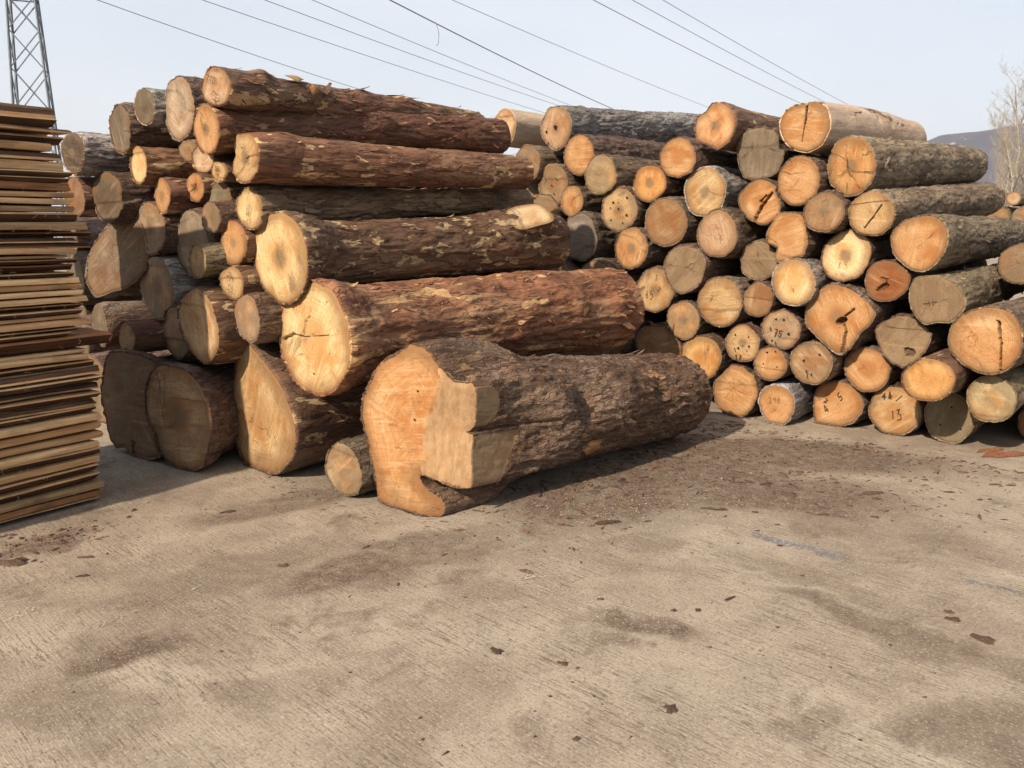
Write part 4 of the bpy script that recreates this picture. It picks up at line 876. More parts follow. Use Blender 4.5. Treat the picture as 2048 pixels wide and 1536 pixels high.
def build_log(key):
    P, d, Lg, ru, rz, sh, rf, poly = LOGS[key]
    wood, wea, bark, (nu, nv), label = INFO[key]
    rg = np.random.default_rng(sum(ord(ch) * (i + 3) * 131 for i, ch in enumerate(key)))
    d = Vector(d); u = Vector((d.y, -d.x, 0)).normalized(); zc = u.cross(d)
    e = bpy.data.objects.new('log', None); C.objects.link(e); e.empty_display_size = .1
    mw = Matrix((u, d, zc)).transposed().to_4x4(); mw.translation = Vector(P)
    e.matrix_world = mw
    tag(e, label, 'log', LL if key[0] == 'L' else RL)
    seed = rg.uniform(0, 50, 3)
    th = np.arange(nu) / nu * 2 * math.pi
    if poly:
        near = resample(poly, nu)
        near[:, 1] = np.maximum(near[:, 1], -P[2] + .004)
        if key == 'L7': ang = th + math.atan2(near[0, 1], near[0, 0])
        else: ang = np.maximum.accumulate(np.unwrap(np.arctan2(near[:, 1], near[:, 0])))
        ang = .75 * ang + .25 * (ang[0] + th)
        if key == 'L7': ang = ang - .25 * 0
    else:
        lob = 1 + rg.normal() * .02 * np.cos(2 * th + rg.uniform(0, 6)) + rg.normal() * .022 * np.cos(3 * th + rg.uniform(0, 6)) + rg.normal() * .014 * np.cos(5 * th + rg.uniform(0, 6))
        lob += .018 * noise3(np.stack([np.cos(th) * 3, np.sin(th) * 3, th * 0], 1) + seed)
        near = np.stack([np.cos(th) * ru * lob, np.sin(th) * rz * lob], 1); ang = th
    rm = float(np.mean(np.hypot(near[:, 0], near[:, 1]))) if poly else (ru + rz) / 2
    if key == 'L8': rm = .36
    if key == 'L7': rm = .40; rf = .31 / .40
    RM = {'L1': (.100, .86), 'L2': (.126, .98), 'L3': (.140, .86), 'L4': (.103, .92), 'L5': (.205, .98), 'L6': (.275, 1.1)}
    if key in RM: rm, rf = RM[key]
    if key in ('L10', 'L11', 'L22'): rm *= .82
    # rings along the log
    t = np.arange(nv) / (nv - 1)
    if nv < 80: t = t ** 1.7
    ys = t * Lg
    kx, kz = rg.normal(0, .006 if nv < 100 else .012, 2)
    bend = np.sin(math.pi * t)
    flare = .3 if key in ('L10', 'L11') else .4 if key in ('L1', 'L2', 'L4', 'L5', 'L6') else .45 if poly else 1.2
    V = np.zeros((nv, nu, 3))
    gl = 1 + .03 * np.cos(2 * ang + seed[0]) + .02 * np.cos(3 * ang + seed[1])
    for j in range(nv):
        y = ys[j]; r = rm * (1 + (rf - 1) * t[j])
        if key == 'L7':
            b = smooth((y - .34) / .5)
        else: b = smooth(y / flare)
        x = (1 - b) * near[:, 0] + b * r * np.cos(ang) * gl
        z = (1 - b) * near[:, 1] + b * r * np.sin(ang) * gl
        if key == 'L8': z = z - .0 + b * (-.06)
        V[j, :, 0] = x + kx * bend[j]; V[j, :, 2] = z + kz * bend[j]
        k = max(0, 1 - y / .7)
        if key == 'L7': yy = y + face_y7(V[j, :, 0], V[j, :, 2]) * max(0, 1 - y / 1.6)
        else: yy = y + sh * V[j, :, 0] * k
        V[j, :, 1] = yy
    V = V.reshape(-1, 3)
    A = np.tile(np.cos(ang), nv), np.tile(np.sin(ang), nv)
    yy = V[:, 1]
    aL, aF, af = AMP[bark]
    pn = V + seed
    disp = aL * fbm(pn * (3.2, 1.5, 3.2), 3) + aF * ridged(pn * (15, 4.2, 15), 2) - aF * .3 + af * noise3(pn * (55, 26, 55))
    if bark == 'strip': disp += .022 * ridged(pn * (5.5, 1.1, 5.5) + 3, 2)
    if bark == 'furrow': disp += .006 * ridged(pn * (26, 13, 26), 1)
    if not (bark == 'bare'): disp *= .35 + .65 * smooth(yy / .05)
    for (a, y0, sz, hh) in KNOTS.get(key, []):
        da = np.arctan2(np.sin(np.tile(ang, nv) - R(a)), np.cos(np.tile(ang, nv) - R(a))) * rm
        disp += hh * np.exp(-(da ** 2 + (yy - y0) ** 2) / (2 * (sz * .55) ** 2))
    flat = np.zeros(len(V), bool)
    if key == 'L7':
        # the two sawn-off sides of the buttress
        nx, nz = np.tile(near[:, 0], nv), np.tile(near[:, 1], nv)
        y0 = np.repeat(ys, nu)
        c1 = (nz < -.002) & (nz > -.305) & (nx > .238) & (y0 < .34 + .07 * np.sin((nz + .15) * 9))
        c2 = (nz > .05) & (nz < .285) & (nx > .245) & (y0 < .06 + 1.1 * np.sqrt(np.clip(.13 ** 2 - (nz - .17) ** 2, 0, 1)))
        flat = c1 | c2
        disp = np.where(flat, .0015 * noise3(pn * 40), disp)
    V[:, 0] += A[0] * disp; V[:, 2] += A[1] * disp
    if P[2] - rz < .1:       # lies on the floor: keep the underside above it
        fl = -(P[2] + d.z * yy) / max(.5, zc.z) + .003
        V[:, 2] = np.maximum(V[:, 2], fl)
    rim = V[:nu].copy()
    # ragged outer lip, then an inner lip that the sawn end covers
    V[:nu, 1] += rg.normal(0, .003, nu) + .006 * noise3(V[:nu] * 40)
    ctr = rim.mean(0)
    lip = ctr + (rim - ctr) * .95; lip[:, 1] = rim[:, 1] + .006
    allv = np.vstack([lip, V])
    q = grid_quads(nu, nv + 1)[:, [0, 3, 2, 1]]
    mi = np.zeros(len(q), int)
    if key == 'L7':
        ff = np.concatenate([np.zeros(nu, bool), flat]); mi = np.where(ff[q].all(1), 1, 0)
    bt = tuple(np.clip(1 + rg.normal(0, .10) + rg.normal(0, .03, 3), .7, 1.35)) + (1,)
    if key == 'L7': bt = (.98, .90, .80, 1)
    if key == 'L3': bt = (1.3, 1.22, 1.1, 1)
    if key == 'L2': bt = (.85, .72, .68, 1)
    if key == 'L1': bt = (.95, .92, .88, 1)
    if key == 'L6': bt = (1.1, 1.05, .98, 1)
    me = mesh_from('bark', allv, q, [M[bark], M['side_cut']], mi)
    bo = obj('bark', me, e, bt)
    # sawn near end
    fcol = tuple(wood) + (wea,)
    if key == 'L7':
        from mathutils.geometry import delaunay_2d_cdt
        rp = rim[:, [0, 2]]
        ins = []
        g = .014
        xs = np.arange(rp[:, 0].min(), rp[:, 0].max(), g); zs = np.arange(rp[:, 1].min(), rp[:, 1].max(), g)
        ins = [(x + rg.uniform(-.3, .3) * g, z + rg.uniform(-.3, .3) * g) for x in xs for z in zs]
        pts = [Vector(p) for p in rp] + [Vector(p) for p in ins]
        r_ = delaunay_2d_cdt(pts, [(i, (i + 1) % nu) for i in range(nu)], [list(range(nu))], 1, 1e-5)
        fv = np.array([(v.x, 0, v.y) for v in r_[0]]); tri = np.array([list(f) for f in r_[2] if len(f) == 3])
        dm = np.full(len(fv), 9.)
        for k in range(0, nu): dm = np.minimum(dm, np.hypot(fv[:, 0] - rp[k, 0], fv[:, 2] - rp[k, 1]))
        frad = 1 - np.clip(dm / .40, 0, 1)
        fv[:, 1] = face_y7(fv[:, 0], fv[:, 2]) + .004 * noise3(fv * 9 + seed) + .002 * noise3(fv * 40) + .008 * smooth(1 - dm / .03)
        cen = fv[tri].mean(1); side = cen[:, 0] + .02 * noise3(cen * 14 + seed) > .055 + .11 * smooth(cen[:, 2] / .35)
        side &= cen[:, 2] > -.246 - .31 * (cen[:, 0] - .057)
        ft = mesh_from('trimmed_facet', fv, tri[side], [M['facet']], smooth=False)
        attr(ft, 'rad', frad * .6 + .2); attr(ft, 'crk', np.zeros(len(fv)))
        obj('trimmed_facet', ft, e, (.27, .185, .105, .30))['label'] = 'duller bevelled facet sawn off the buttress'
        fme = mesh_from('cut_end', fv, tri[~side], [M['cut']], smooth=False)
        attr(fme, 'rad', frad); attr(fme, 'crk', np.zeros(len(fv)))
        yf = lambda x: float(face_y7(np.array([x]), np.array([.1]))[0]) - .006
    else:
        big = key in SPLITS
        K = 46 if big else (22 if nu > 110 else 16)
        fr = (np.arange(1, K + 1) / K) ** .85
        pts = [np.array([[ctr[0], 0, ctr[2]]])]
        for f in fr: pts.append(np.stack([ctr[0] + (rim[:, 0] - ctr[0]) * f * .975, rim[:, 0] * 0, ctr[2] + (rim[:, 2] - ctr[2]) * f * .975], 1))
        fv = np.vstack(pts); frad = np.concatenate([[0], np.repeat(fr, nu)])
        step = .004 * np.sign(noise3(np.stack([fv[:, 0] * 2 + seed[0], fv[:, 0] * 0, fv[:, 2] * 6 + seed[1]], 1))) if rg.random() < .5 else 0
        fv[:, 1] = sh * fv[:, 0] + .005 * fbm(fv * 7 + seed, 2) + step + .012 * np.clip((frad - .93) / .07, 0, 1) ** 2
        crk = np.zeros(len(fv))
        for (x0, z0, x1, z1, hw, dp) in SPLITS.get(key, []):
            a = np.array([x0, z0]) * rz; b = np.array([x1, z1]) * rz; hw *= .7
            pp = fv[:, [0, 2]]; tt = np.clip(((pp - a) @ (b - a)) / ((b - a) @ (b - a)), 0, 1)
            dd = np.linalg.norm(pp - (a + tt[:, None] * (b - a)), axis=1)
            dd = dd + .35 * hw * rz * noise3(fv * 45 + seed) + .25 * hw * rz * noise3(fv * 110)
            m = smooth((hw * rz - dd) / (.4 * hw * rz) + .2)
            fv[:, 1] += dp * m; crk = np.maximum(crk, m * .6)
        i = np.arange(nu)
        tri = np.stack([np.zeros(nu, int), 1 + i, 1 + (i + 1) % nu], 1)
        qd = grid_quads(nu, K, off=1)[:, [0, 3, 2, 1]]
        faces = [tuple(map(int, f)) for f in tri] + [tuple(map(int, f)) for f in qd]
        fme = mesh_from('cut_end', fv, faces, [M['cut']])
        attr(fme, 'rad', frad); attr(fme, 'crk', crk)
        yf = lambda x: sh * x - .004 - (.004 if not np.isscalar(step) else 0)
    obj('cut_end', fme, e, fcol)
    # far end
    ring = V[-nu:][::max(1, nu // 32)]
    c = ring.mean(0)
    m = len(ring)
    fv2 = np.vstack([[c], ring]); ff = [(0, 1 + i, 1 + (i + 1) % m) for i in range(m)]
    fm2 = mesh_from('cut_end', fv2, ff, [M['cut']], smooth=False); attr(fm2, 'rad', [0] + [1] * m); attr(fm2, 'crk', [0] * (m + 1))
    obj('cut_end', fm2, e, fcol)
    # hairline checks
    cr = list(CRACKS.get(key, []))
    if not cr and rg.random() < .75:
        px, pz = rg.normal(0, .08, 2)
        for _ in range(int(rg.integers(1, 4))):
            a = rg.uniform(0, 6.28); l_ = rg.uniform(.25, .7); cr.append((px, pz, px + math.cos(a) * l_, pz + math.sin(a) * l_, rg.uniform(.0015, .003)))
    if cr:
        mb = MB()
        for (x0, z0, x1, z1, wd) in cr:
            n = 9; a = np.array([x0, z0]) * rz; b = np.array([x1, z1]) * rz; nn = np.array([-(b - a)[1], (b - a)[0]])
            pts = [a + (b - a) * k / n + (nn * rg.normal(0, .035) if 0 < k < n else 0) for k in range(n + 1)]
            ribbon(mb, pts, wd * .48, yf, taper=True)
        mb.build('drying_crack', [M['crack']], e)
    if key in MARKS:
        mb = MB()
        for (txt, x0, z0, sz, rot, wd) in MARKS[key]:
            s = sz * rz * .85; wd *= .52; adv = .72 * s; ca, sa = math.cos(rot), math.sin(rot); lf = .0055
            for k, ch in enumerate(txt):
                cr_ = rg.normal(0, .16); sx_ = rg.uniform(.75, 1.15); sz_ = rg.uniform(.8, 1.2)
                for line in DIG[ch]:
                    pts = []
                    for (gx, gz) in line:
                        lx = (k - len(txt) / 2) * adv + (gx * .8 * sx_ - (gz - .5) * cr_) * adv + rg.normal(0, .045 * s); lz = (gz - .5 + (gx - .5) * cr_) * sz_ * s + rg.normal(0, .045 * s)
                        pts.append((x0 * rz * .9 + ca * lx - sa * lz, z0 * rz + sa * lx + ca * lz))
                    ribbon(mb, pts, wd, yf, lf); lf += .0003
        mb.build('written_number', [M['ink']], e)
    for (hx, hz, hr) in HOLES.get(key, []):
        mb = MB(); n = 14; v = [(hx * rz, yf(hx * rz) - .0035, hz * rz)]
        for k in range(n):
            a = 2 * math.pi * k / n; r_ = .8 * hr * rz * (1 + .2 * math.sin(3 * a + hx * 9) + rg.normal(0, .08))
            x = hx * rz + math.cos(a) * r_; v.append((x, yf(x) - .0035, hz * rz + math.sin(a) * r_))
        mb.add(v, [(0, 1 + k, 1 + (k + 1) % n) for k in range(n)])
        mb.build('hole', [M['hole']], e)
    if nv >= 100 and bark != 'bare':
        n = {'L6': 190, 'L7': 170, 'L5': 70, 'L1': 110, 'L2': 100}.get(key, 70)
        flakes(e, V, nu, nv, M[bark], n, rg, -50, 115, .75 if key == 'L7' else .06, .05 if key[0] == 'L' else .045, bt)
    return e

def face_y7(x, z):
    return .10 * x + .8 * np.maximum(0, x - (.05 + .11 * smooth(z / .35)))

def make_side_cut(name, a, b, c2, sc):
    t = NT(name); c = t.coord()
    n = t.noise(t.mapping(c, sc), 30, 5, .65); bl = t.noise(c, 6, 5, .6, .5); f = t.noise(c, 70, 4, .7)
    col = t.mix(t.rng(n, .34, .66), a, b)
    col = t.mix(t.rng(bl, .47, .66, 0, .75), col, c2)
    col = t.mix(t.rng(f, .56, .7, 0, .5), col, tuple(.5 * x for x in a))
    return t.done(col, .85, t.bump(t.math('ADD', n, t.math('MULTIPLY', f, .5)), .5, .006))
M['side_cut'] = make_side_cut('old_sawn_side', (.15, .10, .058), (.235, .165, .10), (.16, .095, .05), (1, .25, 1))
M['facet'] = make_side_cut('sawn_facet', (.265, .162, .083), (.36, .235, .13), (.31, .17, .078), (1, 1, .35))

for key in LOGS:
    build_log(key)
LOG_OBJ = {o['label']: o for o in C.objects if o.type == 'EMPTY' and 'label' in o}
def log_of(key): return LOG_OBJ[INFO[key][4]]

# ------------------------------------------------------------------ branch stub and scars on single logs
def branch_stub(parent, ang, y0, r0, base_r, top_r, hgt, bark, lean=(0, 0)):
    a = R(ang); rg = np.random.default_rng(5)
    nrm = np.array([math.cos(a), lean[0], math.sin(a)]); nrm /= np.linalg.norm(nrm)
    t1 = np.array([0, 1, 0]) - nrm * nrm[1]; t1 /= np.linalg.norm(t1); t2 = np.cross(nrm, t1)
    c0 = np.array([math.cos(a) * r0, y0, math.sin(a) * r0])
    n = 40; rows = []
    for f, rr in ((-.5, base_r * 1.25), (0, base_r), (.45, base_r * .9), (.8, top_r * 1.02), (1, top_r)):
        th = np.arange(n) / n * 2 * math.pi
        sq = (np.abs(np.cos(th)) ** 4 + np.abs(np.sin(th)) ** 4) ** -.25
        r_ = rr * (1 + (sq - 1) * max(0, f)) * (1 + .05 * np.cos(3 * th + 1)) + (.008 * rg.normal(size=n) if f < 1 else 0)
        rows.append(c0 + nrm * hgt * f + np.outer(np.cos(th) * r_ * 1.35, t1) + np.outer(np.sin(th) * r_ * .8, t2))
    V = np.vstack(rows)
    me = mesh_from('branch_stub', V, grid_quads(n, 5), [M[bark]])
    st = obj('branch_stub', me, parent, (.9, .85, .8, 1))
    top = rows[-1]; c = top.mean(0) + nrm * .002
    fv = np.vstack([[c], c + (top - c) * .5 + nrm * .003, c + (top - c) * .98 + nrm * .001])
    ff = [(0, 1 + i, 1 + (i + 1) % n) for i in range(n)] + [(1 + i, 1 + n + i, 1 + n + (i + 1) % n, 1 + (i + 1) % n) for i in range(n)]
    fm = mesh_from('sawn_face', fv, ff, [M['cut']], smooth=False)
    attr(fm, 'rad', [0] + [.5] * n + [1] * n); attr(fm, 'crk', [0] * (2 * n + 1))
    obj('sawn_face', fm, st, (.44, .34, .20, .15))

branch_stub(log_of('L5'), 47, 2.0, .13, .22, .142, .17, 'spot', (-.22, 0))

def scar(parent, ang, y0, r0, ry, rt, col, seed, kind='cut'):
    rg = np.random.default_rng(seed); n = 26; v = []; rad = []
    for f in (0, .5, 1):
        for k in range(1 if f == 0 else n):
            th = 2 * math.pi * k / n
            w = 1 + (.22 * math.sin(2 * th + seed) + .15 * math.sin(5 * th + seed * 2) if f else 0)
            a = R(ang) + math.sin(th) * rt * f * w / r0; rr = r0 + .012 * (1 - f * f) + .004
            v.append((math.cos(a) * rr, y0 + math.cos(th) * ry * f * w, math.sin(a) * rr)); rad.append(f)
    ff = [(0, 1 + i, 1 + (i + 1) % n) for i in range(n)] + [(1 + i, 1 + n + i, 1 + n + (i + 1) % n, 1 + (i + 1) % n) for i in range(n)]
    me = mesh_from('knot_scar', v, ff, [M['cut']]); attr(me, 'rad', rad); attr(me, 'crk', [0] * len(v))
    obj('knot_scar', me, parent, col)
scar(log_of('R41'), 38, .62, .178, .07, .06, (0.331, 0.173, 0.086, 0.2), 3)
scar(log_of('R41'), 48, 1.25, .172, .07, .06, (0.446, 0.360, 0.216, 0.1), 4)
scar(log_of('R41'), 30, 1.25, .172, .05, .03, (0.396, 0.302, 0.180, 0.2), 9)
scar(log_of('L1'), 68, .52, .118, .07, .04, (0.302, 0.209, 0.115, 0.2), 5)
scar(log_of('L1'), 25, .62, .118, .04, .035, (0.259, 0.173, 0.094, 0.2), 6)
scar(log_of('L6'), 10, 2.15, .315, .04, .05, (0.115, 0.072, 0.029, 0.3), 7)
scar(log_of('L7'), 20, 2.1, .335, .05, .04, (0.259, 0.173, 0.079, 0.3), 8)
scar(log_of('L7'), -28, 1.15, .365, .10, .05, (0.288, 0.144, 0.050, 0.2), 11)
scar(log_of('R2'), 60, .32, .203, .05, .10, (0.144, 0.122, 0.108, 0.9), 13)

# ------------------------------------------------------------------ plank stack
def make_sawn(name, a, b):
    t = NT(name); c = t.coord(); oi = t.n('ObjectInfo'); w = t.math('MULTIPLY', oi.outputs['Random'], 30.0)
    n = t.noise(t.mapping(c, (1, .06, 1)), 60, 4, .65, w=w); big = t.noise(t.mapping(c, (1, .5, 1)), 7, 4, .6, w=w)
    f = t.noise(c, 120, 3, .7, w=w)
    col = t.mix(t.rng(n, .32, .68), a, b)
    col = t.mix(t.rng(big, .5, .68, 0, .6), col, tuple(.5 * x for x in a))
    col = t.mix(t.rng(f, .6, .75, 0, .5), col, tuple(.35 * x for x in a))
    col = t.mix(1, col, oi.outputs['Color'], 'MULTIPLY')
    h = t.math('ADD', n, t.math('MULTIPLY', f, .6))
    return t.done(col, .82, t.bump(h, .7, .006))
M['sawn'] = make_sawn('rough_sawn_board', (.40, .28, .16), (.66, .49, .30))
M['edge_bark'] = make_sawn('bark_edge', (.05, .03, .02), (.13, .08, .052))
SE = np.array([math.sin(R(35)), math.cos(R(35)), 0]); SN = np.array([math.cos(R(35)), -math.sin(R(35)), 0]); S0 = np.array([-2.43, 4.69, 0])
# height of each board and where its right-hand end stops, bottom board first (metres along the stack)
BOARDS = [(0.020, -0.024), (0.035, -0.004), (0.079, 0.015), (0.123, 0.010), (0.177, 0.003), (0.229, 0.014), (0.270, 0.036), (0.322, 0.023), (0.370, 0.052), (0.419, 0.048), (0.486, 0.027), (0.537, 0.014), (0.576, 0.012), (0.614, 0.045), (0.666, 0.056), (0.710, 0.060), (0.754, 0.059), (0.800, 0.045), (0.846, 0.009), (0.884, 0.004), (0.913, 0.155), (0.986, -0.086), (1.014, -0.027), (1.041, 0.010), (1.081, -0.020), (1.108, -0.003), (1.141, 0.009), (1.177, 0.018), (1.213, -0.007), (1.249, -0.003), (1.283, -0.014), (1.317, -0.025), (1.350, -0.022), (1.391, -0.012), (1.417, -0.043), (1.441, -0.012), (1.475, 0.076), (1.504, 0.008), (1.536, 0.111), (1.570, 0.071), (1.613, 0.019), (1.668, 0.010), (1.708, 0.000), (1.744, 0.018), (1.781, -0.006), (1.824, -0.005), (1.856, 0.001), (1.886, -0.028), (1.938, -0.050), (1.982, -0.093), (2.027, -0.017), (2.085, 0.019), (2.115, -0.053), (2.163, -0.035)]
RW = ['twenty-seventh']
ORD = ['lowest', 'second', 'third', 'fourth', 'fifth', 'sixth', 'seventh', 'eighth', 'ninth', 'tenth', 'eleventh', 'twelfth', 'thirteenth', 'fourteenth', 'fifteenth', 'sixteenth', 'seventeenth', 'eighteenth', 'nineteenth', 'twentieth']
TENS = {20: 'twenty', 30: 'thirty', 40: 'forty', 50: 'fifty'}
def ordinal(i):      # 0 = lowest
    k = i + 1
    if k <= 20: return ORD[i]
    t = k // 10 * 10
    if k == t: return {30: 'thirtieth', 40: 'fortieth', 50: 'fiftieth'}[t]
    return TENS[t] + '-' + (['first'] + ORD[1:9])[k - t - 1]

def plank_mesh(length, depth, th, style, rg):
    """board lying along +Y, right-hand end at y = 0, front edge at x = 0, underside at z = 0"""
    m = 26; ys = -length * (np.arange(m) / (m - 1)) ** 1.25
    sd = rg.uniform(0, 60, 3)
    def n1(f, o, a): return a * fbm(np.stack([ys * f + sd[0] + o, ys * 0 + o, ys * 0], 1), 2)
    bow = n1(1.3, 1, .006); wv = n1(2.2, 2, .012) + n1(9, 7, .004); wb = n1(3.0, 3, .03); ti = n1(2.5, 4, .1)
    V = np.zeros((m, 8, 3))
    for i in range(m):
        t = th * (1 + ti[i]); z0 = bow[i]; e = wv[i]
        if style == 0:   # square edge
            prof = [(e, z0 + .08 * t), (e + .002, z0 + .5 * t), (e, z0 + .92 * t), (e - .006, z0 + t), (-depth * .5, z0 + t), (-depth, z0 + t), (-depth, z0), (e - .006, z0)]
        elif style == 1:  # waney edge, bark below
            b = .025 + abs(wb[i]) * 1.3
            prof = [(e - b, z0), (e - b * .45, z0 + .38 * t), (e, z0 + .78 * t), (e - .003, z0 + t), (-depth * .5, z0 + t), (-depth, z0 + t), (-depth, z0), (-depth * .5, z0)]
        else:            # waney edge, bark above
            b = .02 + abs(wb[i]) * 1.1
            prof = [(e - .003, z0), (e, z0 + .3 * t), (e - b * .35, z0 + .75 * t), (e - b, z0 + t), (-depth * .5, z0 + t), (-depth, z0 + t), (-depth, z0), (-depth * .5, z0)]
        V[i, :, 0] = [p[0] for p in prof]; V[i, :, 2] = [p[1] for p in prof]; V[i, :, 1] = ys[i]
    # ragged end
    V[0, :, 1] += rg.normal(0, .006, 8); V[0, :, 2] += 0
    skew = rg.normal(0, .12); V[0, :, 1] += skew * V[0, :, 0] * .3
    V = V.reshape(-1, 3)
    q = grid_quads(8, m)
    seg = np.tile(np.arange(8), m - 1)
    if style == 0: mi = np.zeros(len(q), int)
    elif style == 1: mi = np.isin(seg, [0, 1]).astype(int)
    else: mi = np.isin(seg, [1, 2]).astype(int)
    faces = [tuple(map(int, f)) for f in q] + [tuple(range(7, -1, -1)), tuple(range((m - 1) * 8, m * 8))]
    return mesh_from('plank', V, faces, [M['sawn'], M['edge_bark']], list(mi) + [0, 0], smooth=False)

def stack_place(o, along, off, z, yaw=0.0, roll=0.0):
    p = S0 + SE * along + SN * off
    o.location = (p[0], p[1], z); o.rotation_euler = (0, roll, -R(35) + yaw)

rgp = np.random.default_rng(11)
look = {0: 'square edge', 1: 'bark lower edge', 2: 'bark upper edge'}
nb = len(BOARDS)
for i, (z, al) in enumerate(BOARDS):
    zn = BOARDS[i + 1][0] if i + 1 < nb else z + .05
    th = min(.09, (zn - z) * rgp.uniform(.66, .99))
    style = int(rgp.choice([0, 1, 2], p=[.42, .36, .22]))
    if i == nb - 1: style = 2; th = .06
    tone = rgp.choice(['pale', 'tan', 'grey', 'brown'], p=[.34, .36, .14, .16])
    colr = {'pale': (1.0, .93, .84), 'tan': (.78, .66, .55), 'grey': (.50, .46, .42), 'brown': (.48, .33, .25)}[tone]
    k = rgp.uniform(.85, 1.1)
    me = plank_mesh(2.1 + al, .17, th, style, rgp)
    o = obj('plank', me, None, tuple(k * c for c in colr) + (1,))
    stack_place(o, al, float(np.clip(rgp.normal(0, .018), -.04, .03)), z + .003, rgp.normal(0, .004))
    w = 'topmost' if i == nb - 1 else ordinal(i) if i == 0 else ordinal(i) + ' from the bottom'
    tag(o, '%s board with %s, %s' % (tone, look[style], w + ' of plank stack'), 'board', 'boards of the plank stack')
    # the rest of the same layer, behind the front board
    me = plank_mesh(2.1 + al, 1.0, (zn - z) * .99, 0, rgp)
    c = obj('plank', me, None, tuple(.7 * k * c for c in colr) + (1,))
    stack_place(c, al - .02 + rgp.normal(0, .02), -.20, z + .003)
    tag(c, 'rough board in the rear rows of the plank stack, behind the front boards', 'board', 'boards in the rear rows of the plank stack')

# curls of torn wood fibre hanging on the stack
M['fibre'] = plain('pale_wood_fibre', (.46, .37, .25), .8, .2)
mb = MB()
for _ in range(70):
    z = rgp.uniform(.05, 2.15); al = -rgp.uniform(.02, .75); p = S0 + SE * al + SN * (.012 + rgp.uniform(0, .015)) + np.array([0, 0, z])
    L_ = rgp.uniform(.015, .045); pts = []
    a = rgp.uniform(-.6, .6); cu = rgp.normal(0, 2.5)
    for k in range(6):
        f = k / 5
        pts.append(p + SE * (L_ * f * math.cos(a + cu * f)) + np.array([0, 0, L_ * f * math.sin(a + cu * f)]) + SN * (.012 * f))
    mb.tube([tuple(q) for q in pts], [.0008] * 6, 3)
o = mb.build('wood_fibres', [M['fibre']]); tag(o, 'thin curled wood fibres hanging on the plank stack', 'wood fibres', kind='stuff')

# ------------------------------------------------------------------ red post behind the stack
M['red_paint'] = plain('dark_red_paint', (.075, .018, .022), .55, .35, 14, .4)
mb = MB(); px, py = -4.95, 7.05
mb.bar((px, py, 0), (px, py, 4.6), .20, .012, up=(0, 1, 0)); mb.bar((px, py - .1, 0), (px, py - .1, 4.6), .20, .014, up=(0, 1, 0)); mb.bar((px, py + .1, 0), (px, py + .1, 4.6), .20, .014, up=(0, 1, 0))
mb.bar((px, py, 0), (px, py, 4.59), .012, .19, up=(0, 1, 0))
post = mb.build('steel_post', [M['red_paint']]); tag(post, 'dark red steel post at the left edge behind the plank stack', 'post')

# ------------------------------------------------------------------ lattice tower
M['galv'] = plain('galvanised_steel', (.12, .145, .17), .6, .2, 3, .4, .3)
TX, TY = -24.17, 43.77
tw = bpy.data.objects.new('lattice_tower', None); C.objects.link(tw); tw.location = (TX, TY, 0); tw.rotation_euler = (0, 0, R(22))
tag(tw, 'grey steel lattice tower rising behind the plank stack', 'tower')
HT = 30.0
def tw_half(z): return 1.06 - .036 * z if z < 13 else .592 - .018 * (z - 13)
corners = ((-1, -1), (1, -1), (1, 1), (-1, 1))
def tp(k, z): h = tw_half(z); return Vector((corners[k % 4][0] * h, corners[k % 4][1] * h, z))
for k in range(4):
    mb = MB()
    zs = [0, 13, HT]
    for a, b in zip(zs, zs[1:]): mb.bar(tp(k, a), tp(k, b), .085)
    mb.build('leg', [M['galv']], tw)
lev = [0, 2.6, 5.0, 7.2, 9.2, 11.0, 12.6, 13.4, 14.8, 16.2, 17.6, 19, 20.4, 21.8, 23.2, 24.6, 26, 27.4, 28.7, 30]
for k in range(4):
    for j, (a, b) in enumerate(zip(lev, lev[1:])):
        mb = MB()
        mb.bar(tp(k, a), tp(k + 1, b), .05); mb.build('brace', [M['galv']], tw)
        mb = MB(); mb.bar(tp(k + 1, a) + Vector((0, .04, 0)), tp(k, b) + Vector((0, .04, 0)), .05); mb.build('brace', [M['galv']], tw)
    for z in (0.05, 5.0, 12.6, 13.4, 16.2, 20.4, 24.6, 29.9):
        mb = MB(); mb.bar(tp(k, z), tp(k + 1, z), .06); mb.build('cross_bar', [M['galv']], tw)
for z in (12.6, 13.4):
    for k in range(2):
        mb = MB(); mb.bar(tp(k, z + .05), tp(k + 2, z + .05 + .06 * k), .05); mb.build('cross_bar', [M['galv']], tw)

# ------------------------------------------------------------------ overhead wires
M['wire'] = plain('grey_cable', (.16, .165, .18), .6, .1)
WIRES = [
    ((-12.005, 25.675, 8.000), (-6.815, 43.218, 8.000), 0.012, 'lowest overhead wire, ending behind the topmost left log'),
    ((-9.804, 28.082, 8.600), (2.100, 55.061, 8.600), 0.012, 'second lowest overhead wire over the left pile'),
    ((-7.825, 28.082, 8.600), (2.875, 51.901, 8.600), 0.012, 'third overhead wire from the left'),
    ((-6.681, 29.687, 9.000), (4.023, 55.320, 9.000), 0.012, 'thin overhead wire just left of the thick dark one'),
    ((-2.981, 21.664, 7.000), (5.088, 41.749, 7.000), 0.016, 'thick dark overhead wire in the middle of the sky'),
    ((-2.100, 31.292, 9.400), (13.002, 58.070, 9.400), 0.011, 'faint overhead wire just right of the thick dark one'),
    ((2.508, 27.280, 8.400), (16.345, 49.211, 8.400), 0.012, 'third overhead wire from the right'),
    ((3.926, 28.885, 8.800), (20.215, 54.048, 8.800), 0.011, 'second overhead wire from the right'),
    ((5.193, 30.490, 9.200), (23.623, 58.757, 9.200), 0.011, 'rightmost overhead wire above the peeled pale log'),
]
